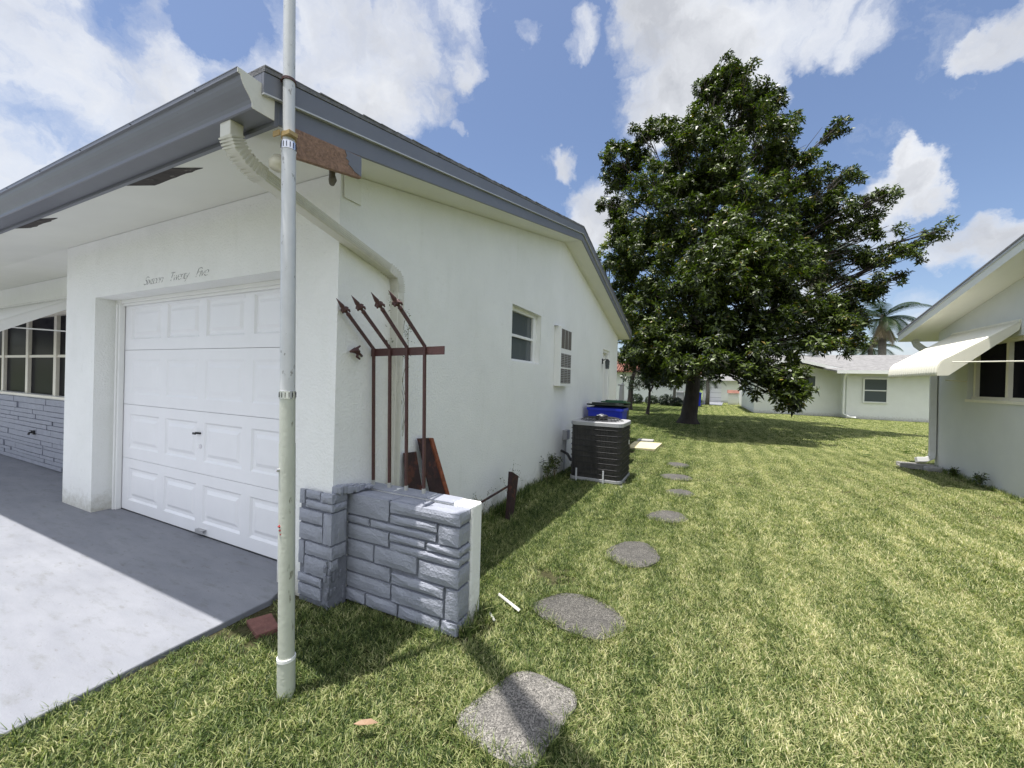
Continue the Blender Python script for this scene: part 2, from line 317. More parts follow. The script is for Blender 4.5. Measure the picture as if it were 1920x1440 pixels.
def ground_mat():
    m = bpy.data.materials.new('soil_and_thatch'); m.use_nodes = True; t = NT(m.node_tree); m.node_tree.nodes.clear()
    P = t.n('ShaderNodeNewGeometry').outputs['Position']
    g = lawn_color(t, P)
    s = t.ramp(t.noise(P, 30, 6, .7), [(.3, (.025, .02, .012)), (.7, (.09, .075, .045))])
    ln = t.n('ShaderNodeVectorMath', operation='LENGTH', i={0: P}).outputs['Value']
    far = t.n('ShaderNodeMapRange', i={0: ln, 1: 8.0, 2: 40.0, 3: .15, 4: .85}).outputs[0]
    c = t.mix(far, s, g)
    b = t.n('ShaderNodeBsdfPrincipled', i={'Base Color': c, 'Roughness': 1.0, 'Specular IOR Level': .1})
    t.set(b.inputs['Normal'], t.n('ShaderNodeBump', i={'Strength': .8, 'Distance': .03, 'Height': t.noise(P, 45, 5, .7)}))
    t.n('ShaderNodeOutputMaterial', i={0: b}); return m
M['ground'] = ground_mat()

# ------------------------------------------------------------------ the setting
N = 120
gx = np.concatenate([-np.geomspace(800, 16, 12), np.linspace(-14, 14, 85), np.geomspace(16, 800, 12)])
gy = np.concatenate([-np.geomspace(400, 8, 8), np.linspace(-6, 40, 120), np.geomspace(44, 1500, 10)])
GX, GY_ = np.meshgrid(gx, gy, indexing='ij')
def ground_z(x, y):
    x = np.asarray(x, float); y = np.asarray(y, float)
    near = np.exp(-((x-0)**2+(y-10)**2)/900)
    return (.012*np.sin(x*2.3+1)*np.sin(y*1.7)+.008*np.sin(x*5.1+y*3.7))*near-.012
V = np.stack([GX, GY_, ground_z(GX, GY_)], -1).reshape(-1, 3)
nx, ny = GX.shape; I = np.arange(nx*ny).reshape(nx, ny)
Fq = np.stack([I[:-1, :-1], I[1:, :-1], I[1:, 1:], I[:-1, 1:]], -1).reshape(-1, 4)
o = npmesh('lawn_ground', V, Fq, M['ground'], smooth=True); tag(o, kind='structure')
DX = -2.53
b = MB(); b.xy([(-30, -12), (-2.38, -12), (-2.50, .5), (-2.53, 1.1), (-2.53, 1.70), (-2.62, 1.86), (-2.62, 2.15), (-6.2, 2.15), (-6.2, 2.58), (-30, 2.58)], -.05, .03)
tag(b.build('driveway', M['drive'], bevel=.008), kind='structure')

# ------------------------------------------------------------------ the near house
SL = .222; YR = 6.4; YF = 1.86; GXW = -2.17; YB = 11.1; RX = -1.87; XL = -16.
def sof(y): return 2.84+SL*(min(y, 2*YR-y)-YF)
house = empty('white_house', (-8, 6, 0), 'white stucco house with an attached garage, grey fascia and low gable roof beside the flagpole', 'house')
b = MB(); T = .22
def strip(b, y0, y1, z0, x0, x1, z1=None):
    if z1 is not None: b.box(x0, y0, z0, x1, y1, z1); return
    pts = [(y0, z0), (y1, z0), (y1, sof(y1)-.004)]
    if y0 < YR < y1: pts.append((YR, sof(YR)-.004))
    pts.append((y0, sof(y0)-.004)); b.yz(pts, x0, x1)
gx0, gx1 = GXW-T, GXW
strip(b, YF, 4.47, -.2, gx0, gx1); strip(b, 4.47, 5.44, -.2, gx0, gx1, 1.765); strip(b, 4.47, 5.44, 2.47, gx0, gx1)
strip(b, 5.44, 9.40, -.2, gx0, gx1); strip(b, 9.40, 10.12, 2.33, gx0, gx1); strip(b, 10.12, YB, -.2, gx0, gx1)
b.box(gx0, 9.40, -.2, gx1, 10.12, .06)
b.build('side_wall', M['stucco'], house)
b = MB()
b.box(-2.71, YF, -.2, gx0, YF+.3, 2.836); b.box(-5.68, YF, 2.25, -2.71, YF+.3, 2.836); b.box(-6.39, YF, -.2, -5.68, 2.41, 2.836)
b.build('front_wall', M['stucco'], house)
b = MB(); PW = 2.41; px0, px1, PZ0, PZ1 = -12.4, -7.9, 1.10, 2.36
b.box(XL, PW, -.2, -6.39, PW+.2, PZ0); b.box(XL, PW, PZ1, -6.39, PW+.2, 2.836); b.box(XL, PW, PZ0, px0, PW+.2, PZ1); b.box(px1, PW, PZ0, -6.39, PW+.2, PZ1)
b.build('porch_wall', M['stucco'], house)
b = MB(); b.box(XL, YB-.2, -.2, gx0, YB, sof(YB)-.004); strip(b, 2.61, YB-.2, -.2, XL, XL+.2); b.build('rear_wall', M['stucco'], house)
# soffit (sloped eave board, porch ceiling, rake soffit)
b = MB(); e0 = 1.235; e1 = 2*YR-e0-.25
b.yz([(e0, sof(e0)), (YF, sof(YF)), (YF, sof(YF)+.02), (e0, sof(e0)+.02)], XL-.3, RX-.02)
b.box(XL-.3, YF, 2.84, GXW-T-.002, PW+.25, 2.86)
b.yz([(YF, sof(YF)), (YR, sof(YR)), (e1, sof(e1)), (e1, sof(e1)+.02), (YR, sof(YR)+.02), (YF, sof(YF)+.02)], GXW-T, RX-.02)
b.yz([(YB, sof(YB)), (e1, sof(e1)), (e1, sof(e1)+.02), (YB, sof(YB)+.02)], XL-.3, GXW-T)
b.build('soffit', M['soffit'], house)
# roof deck and shingles
TH = .225
def rt(y): return sof(y)+TH
b = MB(); r0, r1 = 1.15, e1+.06
prof = [(r0, rt(r0)-.02), (r0, rt(r0)), (YR, rt(YR)), (r1, rt(r1)), (r1, rt(r1)-.02), (YR, rt(YR)-.02)]
b.yz(prof, XL-.35, RX+.022)
n = 0; y = r0
while y < r1-.14:      # shingle courses, each a thin sheet lapped over the last, ragged at the rake
    y2 = min(y+.145, r1); up = y < YR
    x1 = RX+.024+random.uniform(-.002, .006); h = .008 if up else .003; h2 = .003 if up else .008
    b.yz([(y, rt(y)+.001), (y2, rt(y2)+.001), (y2, rt(y2)+h2), (y, rt(y)+h)], XL-.35, x1); y = y2 if not (up and y2 > YR) else YR
    if up and y2 > YR: y = y2
roof = b.build('roof', M['shingle'], house)
b = MB()
def band(b, lo, hi, x0, x1, ya, yb):
    b.yz([(ya, rt(ya)+lo), (YR, rt(YR)+lo), (yb, rt(yb)+lo), (yb, rt(yb)+hi), (YR, rt(YR)+hi), (ya, rt(ya)+hi)], x0, x1)
band(b, -.118, -.022, RX, RX+.018, r0, r1)               # metal drip face
band(b, -.229, -.118, RX-.018, RX, 1.235, r1-.02)         # rake board
f = b.build('rake_fascia', M['trimgrey'], house, bevel=.002)
b = MB(); band(b, -.124, -.117, RX+.002, RX+.022, r0, r1); b.build('drip_edge', M['greylight'], house)
b = MB(); b.box(XL-.3, 1.215, sof(1.235)-.015, RX-.002, 1.235, rt(1.235)-.022)
b.box(XL-.3, r0+.001, rt(r0)-.085, RX-.001, r0+.012, rt(r0)-.021)
b.build('eave_fascia', M['trimgrey'], house)
MB().box(XL-.3, e1, sof(e1)-.01, RX-.002, e1+.02, rt(e1)-.022).build('eave_fascia', M['trimgrey'], house)
# gutter: ogee profile, separate cream end cap
def ogee():
    return [(1.213, 2.835), (1.213, 2.703), (1.116, 2.700), (1.110, 2.704), (1.110, 2.722), (1.104, 2.736), (1.094, 2.750), (1.082, 2.764), (1.071, 2.780), (1.063, 2.797), (1.058, 2.815), (1.046, 2.818), (1.046, 2.836), (1.058, 2.838)]
gp = ogee(); inner = [(a+(.003 if a < 1.15 else -.003), c+(.003 if c < 2.71 else 0)) for a, c in gp[::-1]]
b = MB()
for i in range(len(gp)-1):
    b.yz([gp[i], gp[i+1], inner[-2-i], inner[-1-i]], XL-.3, RX-.002)
b.box(XL-.3, 1.0445, 2.8365, RX-.002, 1.062, 2.8405)
gut = b.build('gutter', M['trimgrey'], house)
b = MB(); b.yz([(a, c) for a, c in gp], RX-.002, RX+.003); b.build('end_cap', M['downspout'], gut)
for x in np.arange(-8.4, -1.9, .62): MB().box(x, 1.0405, 2.822, x+.005, 1.0445, 2.827).build('gutter_screw', M['black'], gut)
# rotten soffit holes
for cx, cy, lx, ly in [(-3.08, 1.29, .60, .11), (-5.08, 1.275, .62, .09)]:
    b = MB(); n = 22; pts = []
    for k in range(n):
        a = k/n; 
        if a < .5: u = -1+4*a; v = -1
        else: u = 1-4*(a-.5); v = 1
        pts.append((cx+u*lx/2+v*.04+random.uniform(-.012, .012), cy+v*ly/2+random.uniform(-.006, .006)))
    b.prism([(p[0], p[1], sof(p[1])-.004) for p in pts], (0, 0, .003)); b.build('rotten_soffit_patch', M['darkhole'], house)
# peeling board on the rake end and the dead flood-light socket beneath
b = MB(); b.yz([(1.29, 2.575), (1.74, 2.675), (1.735, 2.80), (1.29, 2.72)], RX-.016, RX+.012); bd = b.build('peeling_board', M['oldwood'], house, bevel=.003)
b = MB(); b.yz([(1.615, 2.775), (1.63, 2.752), (1.622, 2.735), (1.645, 2.728), (1.64, 2.71), (1.665, 2.702), (1.685, 2.69), (1.736, 2.682), (1.734, 2.795)], RX+.012, RX+.0145); b.build('paint_remnant', M['trimgrey'], bd)
b = MB(); b.tube([(-1.97, 1.62, 2.76), (-1.96, 1.62, 2.66), (-1.955, 1.62, 2.63), (-1.95, 1.61, 2.60)], [.02, .016, .022, .014], 12); b.lathe([(.05, 0), (.055, .02), (.05, .03)], (-1.98, 1.62, 2.745))
b.build('lamp_socket', M['palebark'], house, smooth=True)
b = MB(); b.box(-2.165, 1.88, 2.68, -2.155, 2.02, 2.83); b.build('wall_plate', M['soffit'], house)
b = MB(); b.lathe([(.045, 0), (.05, .03), (.03, .06)], (-1.98, 1.32, 2.55), 16); b.build('floodlight_cover', M['cream'], house, smooth=True)

# garage door
gd = None
secs = [(.035, .583), (.587, 1.150), (1.154, 1.722), (1.726, 2.26)]
cols = [(-5.455, -4.864), (-4.745, -4.19), (-4.075, -3.51), (-3.385, -2.84)]
DY = 2.07
gd = MB().box(-5.60, DY+.035, .03, -2.70, DY+.05, 2.30).build('garage_door', M['doorpaint'], house)
for si, (z0, z1) in enumerate(secs):
    b = MB(); dep = [.016, .013, .007, .018][si]
    pz0, pz1_ = z0+.11, z1-.095
    if si == 3: pz1_ = 2.172; 
    def q(x0, z0_, x1, z1_, y=DY): b.add([(x0, y, z0_), (x1, y, z0_), (x1, y, z1_), (x0, y, z1_)], [(0, 1, 2, 3)])
    q(-5.60, z0, -2.70, pz0); q(-5.60, pz1_, -2.70, z1)
    xs = [-5.60]+[v for c in cols for v in c]+[-2.70]
    for k in range(0, len(xs), 2): q(xs[k], pz0, xs[k+1], pz1_)
    for x0, x1 in cols:
        rings = [(0, 0), (.018, dep), (.045, dep), (.075, .002)]
        vs = []
        for ins, dd in rings: vs += [(x0+ins, DY+dd, pz0+ins), (x1-ins, DY+dd, pz0+ins), (x1-ins, DY+dd, pz1_-ins), (x0+ins, DY+dd, pz1_-ins)]
        fs = [(4*r_+k, 4*r_+(k+1) % 4, 4*r_+4+(k+1) % 4, 4*r_+4+k) for r_ in range(3) for k in range(4)]+[(12, 13, 14, 15)]
        b.add(vs, fs)
    for zz in (z0, z1): b.add([(-5.6, DY, zz), (-2.7, DY, zz), (-2.7, DY+.03, zz), (-5.6, DY+.03, zz)], [(0, 1, 2, 3)])
    b.build('door_section', M['doorpaint'], gd)
b = MB(); b.box(-4.20, DY-.012, .945, -4.12, DY, .962); b.tube([(-4.155, DY, .953), (-4.155, DY-.035, .953)], .008, 10); b.box(-4.178, DY-.045, .944, -4.132, DY-.033, .963)
b.build('handle', M['black'], gd, bevel=.003)
b = MB(); b.tube([(-4.125, DY, .835), (-4.125, DY-.006, .835)], .019, 20); b.build('lock', M['steel'], gd)
b = MB(); b.box(-4.12, DY-.03, .088, -4.0, DY, .094); b.box(-4.12, DY-.034, .060, -4.0, DY-.028, .094); b.build('lift_handle', M['acgrey'], gd, bevel=.002)
b = MB(); b.box(-5.60, DY-.004, .030, -2.70, DY+.02, .040); b.build('bottom_seal', M['black'], gd)
b = MB(); b.box(-5.678, 2.02, .03, -5.588, 2.066, 2.25); b.box(-5.64, 2.005, .03, -5.615, 2.02, 2.21); b.box(-5.68, 2.03, 2.215, -2.71, 2.066, 2.25); b.box(-5.6, 2.045, 2.19, -2.71, 2.0655, 2.215)
b.build('door_jamb', M['white'], house, bevel=.004)
# worn script number over the door
def ghost():
    m = bpy.data.materials.new('worn_lettering'); m.use_nodes = True; t = NT(m.node_tree); m.node_tree.nodes.clear()
    P = t.n('ShaderNodeNewGeometry').outputs['Position']
    a = t.ramp(t.noise(P, 60, 3, .6), [(.38, 0.0), (.50, .5)])
    p = t.n('ShaderNodeBsdfPrincipled', i={'Base Color': (.25, .25, .23), 'Roughness': .8})
    t.n('ShaderNodeOutputMaterial', i={0: t.n('ShaderNodeMixShader', i={0: a, 1: t.n('ShaderNodeBsdfTransparent'), 2: p})}); return m
gm_ = ghost()
for word, x0, wd_ in (('Sixteen', -4.70, .34), ('Twenty', -4.26, .30), ('Five', -3.85, .19)):
    tcu = bpy.data.curves.new('number_script', 'FONT'); tcu.body = word; tcu.size = .14; tcu.shear = .5; tcu.extrude = .0006; tcu.space_character = .78; tcu.offset = -.0038
    to = bpy.data.objects.new('tmp_text', tcu); COL.objects.link(to); bpy.context.view_layer.update()
    tm = bpy.data.meshes.new_from_object(to.evaluated_get(bpy.context.evaluated_depsgraph_get())); bpy.data.objects.remove(to)
    tm.materials.clear(); tm.materials.append(gm_); xs = [v.co.x for v in tm.vertices]
    tm.transform(Matrix.Translation((x0, YF-.003, 2.295)) @ Matrix.Rotation(R(90), 4, 'X') @ Matrix.Diagonal((wd_/(max(xs)-min(xs)), .8, 1, 1)))
    lo = bpy.data.objects.new('worn_house_number', tm); COL.objects.link(lo); lo.parent = house; lo.matrix_parent_inverse = Matrix.Translation(house.location).inverted()

# stone veneer blocks
def blocks(b, specs, f, dep, jig=.0016):
    # f(u, v, d) -> world point; v runs down
    for u0, u1, v0, v1 in specs:
        d = dep*random.uniform(.75, 1.1); nu = max(2, int((u1-u0)*12)); nv = 3; g = .0
        gid = []
        for i in range(nu+1):
            for j in range(nv+1):
                uu = u0+(u1-u0)*i/nu; vv = v0+(v1-v0)*j/nv
                edge = (i in (0, nu)) or (j in (0, nv))
                uu += random.uniform(-1, 1)*.004; vv += random.uniform(-1, 1)*.004
                gid.append(f(uu, vv, d*(.72 if edge else 1)+random.uniform(-1, 1)*jig))
        fs = [(i*(nv+1)+j, (i+1)*(nv+1)+j, (i+1)*(nv+1)+j+1, i*(nv+1)+j+1) for i in range(nu) for j in range(nv)]
        k = len(gid); ring = [j for j in range(nv+1)]+[i*(nv+1)+nv for i in range(1, nu+1)]+[nu*(nv+1)+j for j in range(nv-1, -1, -1)]+[i*(nv+1) for i in range(nu-1, 0, -1)]
        back = []
        for r_ in ring:
            i, j = divmod(r_, nv+1); back.append(f(u0+(u1-u0)*i/nu, v0+(v1-v0)*j/nv, -.001))
        fs += [(ring[a], ring[(a+1) % len(ring)], k+(a+1) % len(ring), k+a) for a in range(len(ring))]
        b.add(gid+back, fs)
LW = [(0,.405,0,.195),(.42,1,0,.105),(.42,.82,.12,.195),(.235,.81,.21,.275),(.835,1,.12,.275),(0,.222,.205,.275),(0,.405,.287,.42),(.42,.725,.288,.355),(.42,1,.368,.44),(.74,1,.288,.355),
      (0,.27,.433,.585),(.285,.665,.433,.585),(.68,1,.453,.61),(0,.43,.598,.725),(.445,.885,.625,.722),(.9,1,.624,.88),(0,.435,.74,.875),(.45,.885,.735,.88),(0,.2,.89,1),(.21,.5,.89,1),(.515,.86,.893,1),(.872,1,.893,1)]
LW = [(a+.003, c-.003, d+.004, e-.004) for a, c, d, e in LW]
wx0, wx1, wz = -2.165, -1.27, .722
lw = empty('low_stone_wall', (-1.7, 2.1, 0), 'low grey painted stone wall stub with a white back slab at the garage corner', 'wall')
b = MB(); blocks(b, LW, lambda u, v, d: (wx0+(wx1-wx0+.012)*u, 1.992-d, wz*(1-v)), .026)
side = [(0,1,0,.105),(0,1,.12,.275),(0,1,.288,.355),(0,1,.368,.44),(0,1,.453,.61),(0,1,.624,.88),(0,1,.893,1)]
side = [(a+.03, c-.02, d+.004, e-.004) for a, c, d, e in side]
blocks(b, side, lambda u, v, d: (wx1-.012+d, 1.972+.135*u, wz*(1-v)), .026)
blocks(b, [(0,.42,.1,.95),(.43,.70,.1,.95),(.71,.995,.05,.95)], lambda u, v, d: (wx0+(wx1-wx0)*u, 1.985+.13*v, wz-.018+d*.8), .024)
b.build('stone_facing', M['veneer'], lw)
MB().box(wx0, 1.990, -.15, wx1-.010, 2.112, wz-.014).build('mortar_core', M['mortar'], lw)
b = MB(); b.box(wx0, 2.1125, -.15, wx1+.012, 2.235, wz+.012); b.build('back_slab', M['stucco'], lw, bevel=.016, seg=3)
b = MB(); blocks(b, [(0,.30,.02,.98),(.31,.62,.02,.98),(.63,.86,.02,.97)], lambda u, v, d: (wx0+(wx1-wx0)*u, 2.100+.137*v, wz+.008+d*.6), .012); b.build('painted_coping', M['veneer'], lw)  # grey coping stops short; the bare white end imitates the sunlit top
# veneer on the garage pier
PV = [(0,.16,0,.14),(.18,.62,0,.075),(.65,1,0,.09),(.18,1,.09,.165),(0,.72,.18,.30),(.74,1,.18,.465),(0,.72,.315,.465),(0,.17,.48,.70),(.19,1,.48,.60),(.19,.86,.61,.775),(0,.72,.71 if 0 else .785,.87),(0,.70,.88,1)]
PV = [(a+.008, c-.008, d+.004, e-.004) for a, c, d, e in PV]
vx0, vx1, vz = -2.44, -2.125, .745
b = MB(); blocks(b, PV, lambda u, v, d: (vx0+(vx1-vx0)*u, 1.842-d, .03+(vz-.03)*(1-v)), .028)
PS = [(.04,.95,0,.09),(.04,.95,.095,.165),(.04,.95,.18,.465),(.04,.95,.48,.60),(.04,.5,.61,.70)]
blocks(b, PS, lambda u, v, d: (-2.152+d, 1.825+.125*u, .03+(vz-.03)*(1-v)), .026)
pv = b.build('stone_veneer', M['veneer'], house)
b = MB(); b.box(vx0, 1.838, -.1, -2.150, 1.8595, vz-.01); b.box(-2.1695, 1.83, -.1, -2.148, 1.965, vz-.01)
b.build('veneer_mortar', M['mortar'], pv)
b = MB()   # crumbled plaster at the foot of the pier and the torn mortar between pier and wall
for k in range(90):
    x = random.uniform(-2.18, -2.145); z = random.uniform(.0, .26); y = random.uniform(1.81, 1.96); r_ = random.uniform(.008, .018)
    b.box(x-r_, y-r_*.6, z-r_, x+r_*.7, y+r_*.6, z+r_*2)
b.build('broken_render', M['mortar'], pv, bevel=.006)
b = MB()
for k in range(46):
    t_ = k/45; x = -2.14+random.uniform(-.02, .03)+.12*max(0, t_-.6); y = 1.86+.22*t_+random.uniform(-.01, .01); r_ = random.uniform(.008, .02)
    b.box(x-r_, y-r_, .735+random.uniform(-.01, .012), x+r_, y+r_, .752+random.uniform(0, .015)+.03*(1-t_))
b.build('mortar_smear', M['veneer'], pv, bevel=.005)
# porch veneer of thin ledge stone
b = MB(); z = .04
while z < 1.03:
    h = random.choice([.05, .07, .06, .09]); x = XL
    while x < -6.4:
        L_ = random.uniform(.35, .95); d = random.uniform(.012, .035)
        b.box(x+.004, PW-.012-d, z+.004, min(x+L_, -6.4)-.004, PW-.012, min(z+h, 1.05)-.003); x += L_
    z += h
pvn = b.build('porch_stone_veneer', M['veneer'], house, bevel=.004)
MB().box(XL, PW-.02, -.1, -6.4, PW-.0005, 1.05).build('ledge_mortar', M['mortar'], pvn)
b = MB(); b.box(-7.86-1.35, PW-.07, .50, -7.80-1.35, PW-.03, .56); b.tube([(-9.18, PW-.06, .54), (-9.18, PW-.10, .53), (-9.18, PW-.11, .50)], .014, 10); b.tube([(-9.22, PW-.085, .56), (-9.14, PW-.085, .56)], .008, 8)
b.build('hose_bib', M['black'], house)
# porch window
pwn = MB().box(px0, PW+.10, PZ0, px1, PW+.11, PZ1).build('porch_window', M['glassporch'], house)
b = MB(); b.box(px0-.03, PW-.02, PZ0-.035, px1+.03, PW+.10, PZ0-.001); b.box(px0, PW+.03, PZ1-.05, px1, PW+.098, PZ1)
x = px1; k = 0
x = -8.87
while x > px0-.1:
    b.box(x-.05, PW+.06, PZ0, x+.05, PW+.10, PZ1-.05); x -= 1.12; k += 1
b.box(px1-.06, PW+.06, PZ0, px1, PW+.10, PZ1-.05)
b.box(px0, PW+.075, 1.68, px1-.06, PW+.098, 1.72)
b.build('window_frame', M['cream'], pwn)
# porch awning (corrugated aluminium)
def awning(parent, matd, p_wall, p_out, p_low, a0, a1, along, ribs, arms):
    # profile points (outward distance, z) ; along: function(o, a, z)->world
    prof = [p_wall]; k = 8
    for i in range(1, 5): prof.append((p_wall[0]+(p_out[0]-p_wall[0])*i/4, p_wall[1]+(p_out[1]-p_wall[1])*i/4))
    for i in range(1, k+1):
        t_ = i/k; m1 = (p_low[0], p_out[1]-.035)
        prof.append(((1-t_)**2*p_out[0]+2*t_*(1-t_)*m1[0]+t_**2*p_low[0], (1-t_)**2*p_out[1]+2*t_*(1-t_)*m1[1]+t_**2*p_low[1]))
    nA = ribs*6+1; V = []; 
    for i in range(nA):
        a = a0+(a1-a0)*i/(nA-1); ph = (i/6) % 1; h = .026*abs(math.sin(math.pi*ph))**.4
        for j, (o_, z_) in enumerate(prof):
            q0 = prof[max(j-1, 0)]; q1 = prof[min(j+1, len(prof)-1)]; tx, tz = q1[0]-q0[0], q1[1]-q0[1]; l = math.hypot(tx, tz)
            ox, oz = -tz/l, tx/l
            if ox < 0 and j > 4: pass
            V.append(along(o_+ox*h, a, z_+oz*h-(.012*abs(math.sin(math.pi*ph)) if j == len(prof)-1 else 0)))
    m_ = len(prof); b = MB(); b.add(V, [(i*m_+j, (i+1)*m_+j, (i+1)*m_+j+1, i*m_+j+1) for i in range(nA-1) for j in range(m_-1)])
    aw = b.build('awning', matd, parent, smooth=True)
    sm = aw.modifiers.new('s', 'SOLIDIFY'); sm.thickness = .003
    for a in (a0, a1):
        b = MB(); s_ = .012
        low = [(p_low[0]-.13, p_low[1]+.0), (p_wall[0]+.02, p_wall[1]-.12)]
        poly = [along(o_, a-s_/2, z_-.004) for o_, z_ in prof]+[along(o_, a-s_/2, z_) for o_, z_ in low]
        e = Vector(along(0, 1, 0))-Vector(along(0, 0, 0))
        b.prism(poly, e*s_)
        b.build('awning_side', matd, aw)
    for p0, p1 in arms: MB().tube([along(*p0), along(*p1)], .0095, 8).build('support_arm', matd, aw)
    b = MB(); n_ = 8
    b.prism([along(-.0, a0, p_wall[1]+.0), along(.02, a0, p_wall[1]), along(.02, a0, p_wall[1]+.03), along(0, a0, p_wall[1]+.05)], Vector(along(0, a1, 0))-Vector(along(0, a0, 0)))
    b.build('wall_flashing', matd, aw)
    return aw
awning(house, M['white'], (.0, 2.50), (.72, 2.06), (.80, 1.95), -12.3, -7.95, lambda o_, a, z_: (a, PW-o_, z_), 30, [((.66, -7.99, 2.02), (.03, -7.99, 2.03)), ((.66, -12.2, 1.98), (.03, -12.2, 1.95))])
# side window
wn = MB().box(-2.29, 4.47, 1.765, -2.28, 5.44, 2.47).build('side_window', M['glassgrey'], house)
b = MB(); fr = .035; xf0, xf1 = -2.28, -2.245
b.box(xf0, 4.47, 2.42, xf1, 5.44, 2.47); b.box(xf0, 4.47, 1.765, xf1, 5.44, 1.80); b.box(xf0, 4.47, 1.80, xf1, 4.505, 2.42); b.box(xf0, 5.33, 1.80, xf1, 5.44, 2.42); b.box(xf0+.005, 4.505, 2.09, xf1-.005, 5.33, 2.125)
b.box(-2.245, 4.47, 1.765, -2.20, 5.44, 1.775)
b.build('window_frame', M['white'], wn, bevel=.003)
# through-the-wall vent and air unit cabinet
un = MB().box(-2.1695, 6.03, 1.455, -2.065, 6.62, 2.41).build('wall_unit_cabinet', M['white'], house, bevel=.005)
b = MB()
for z0, z1 in [(2.06, 2.37), (1.76, 1.98), (1.50, 1.735)]:
    for k in range(3):
        y0 = 6.07+k*.175; b.box(-2.0655, y0, z0, -2.062, y0+.155, z1)
b.build('grille_recess', M['ventbrown'], un)
b = MB()
for z0, z1, st in [(1.76, 1.98, 1), (1.50, 1.735, 1)]:
    for k in range(3):
        y0 = 6.07+k*.175; zz = z0+.008
        while zz < z1-.008:
            b.box(-2.062, y0+.003, zz, -2.0565, y0+.152, zz+.009); zz += .028
b.build('louvre', M['acgrey'], un)
b = MB(); b.box(-2.1695, 5.99, 2.405, -2.11, 6.63, 2.413); b.build('drip_cap', M['acgrey'], un)
# side door, lamp
dr = MB().box(-2.33, 9.40, .06, -2.29, 10.12, 2.33).build('side_door', M['white'], house)
b = MB(); b.box(-2.29, 9.40, 2.27, -2.2, 10.12, 2.33); b.box(-2.29, 9.40, .06, -2.2, 9.45, 2.27); b.box(-2.29, 10.07, .06, -2.2, 10.12, 2.27); b.box(-2.29, 9.5, 1.2, -2.275, 10.02, 2.2); b.build('door_frame', M['white'], dr, bevel=.004)
b = MB(); b.box(-2.169, 9.30, 1.98, -2.155, 9.38, 2.10); b.tube([(-2.16, 9.34, 2.05), (-2.10, 9.34, 2.09), (-2.05, 9.34, 2.08)], .008, 8)
b.lathe([(.012, .10), (.03, .085), (.055, .05)], (-2.05, 9.34, 1.99), 6); b.lathe([(.04, .0), (.04, .012)], (-2.05, 9.34, 1.86), 6)
for k in range(6):
    a = k*math.pi/3; b.tube([(-2.05+.038*math.cos(a), 9.34+.038*math.sin(a), 1.87), (-2.05+.05*math.cos(a), 9.34+.05*math.sin(a), 2.04)], .004, 5)
wl = b.build('wall_lantern', M['black'], house)
b = MB(); b.lathe([(.034, .012), (.046, .17)], (-2.05, 9.34, 1.868), 12); b.build('lantern_glass', M['glassgrey'], wl)
# downspout: from gutter, across, down the gable wall
b = MB(); sq = (.031, .042)
path = [(-2.09, 1.15, 2.71), (-2.09, 1.15, 2.64), (-2.092, 1.17, 2.60), (-2.096, 1.215, 2.565), (-2.10, 1.27, 2.54)]
dg = Vector((-2.128, 2.28, 2.30))-Vector(path[-1])
path += [tuple(Vector(path[-1])+dg*t_) for t_ in (.03, .97)]
path += [(-2.128, 2.345, 2.275), (-2.128, 2.365, 2.22), (-2.128, 2.37, 2.16), (-2.128, 2.37, 0.02)]
b = MB(); b.tube(path, 1, 4, sq=(.042, .031))
ds = b.build('downspout', M['downspout'], house, bevel=.004)
for seg in ((path[1], path[2], path[3], path[4], path[5]), (path[6], path[7], path[8], path[9])):
    b = MB()
    for i in range(14):      # crimped elbow ribs
        t_ = i/13
        L_ = (len(seg)-1)*t_; k = min(int(L_), len(seg)-2); p = Vector(seg[k]).lerp(Vector(seg[k+1]), L_-k); d = (Vector(seg[k+1])-Vector(seg[k])).normalized()*.004
        b.tube([p-d, p+d], 1, 4, sq=(.0455, .0345))
    b.build('elbow_crimp', M['downspout'], ds)
b = MB(); s_ = (Vector(path[6])-Vector(path[5]))
sd = s_.normalized(); lat = sd.cross(Vector((1, 0, 0))).normalized()
for o_ in (-.028, -.014, 0, .014, .028):
    off = Vector((.0425 if 0 else .0, 0, 0))
    b.tube([Vector(path[5])+Vector((.043, 0, 0))+lat*o_*.85, Vector(path[6])+Vector((.043, 0, 0))+lat*o_*.85], .0035, 6)
    b.tube([(-2.084, 2.37+o_*.85, 2.1), (-2.084, 2.37+o_*.85, .05)], .0025, 6)
b.build('downspout_flute', M['downspout'], ds)
# service box by the condenser
b = MB(); b.box(-2.169, 6.56, .54, -2.09, 6.72, .70); b.tube([(-2.13, 6.64, .54), (-2.13, 6.64, .30), (-2.05, 6.60, .2), (-1.9, 6.5, .25)], .010, 8); b.tube([(-2.14, 6.60, .54), (-2.14, 6.60, .0)], .012, 8)
b.build('disconnect_box', M['acgrey'], house)
# ivy and dirt streaks by the downspout are built with the vines below

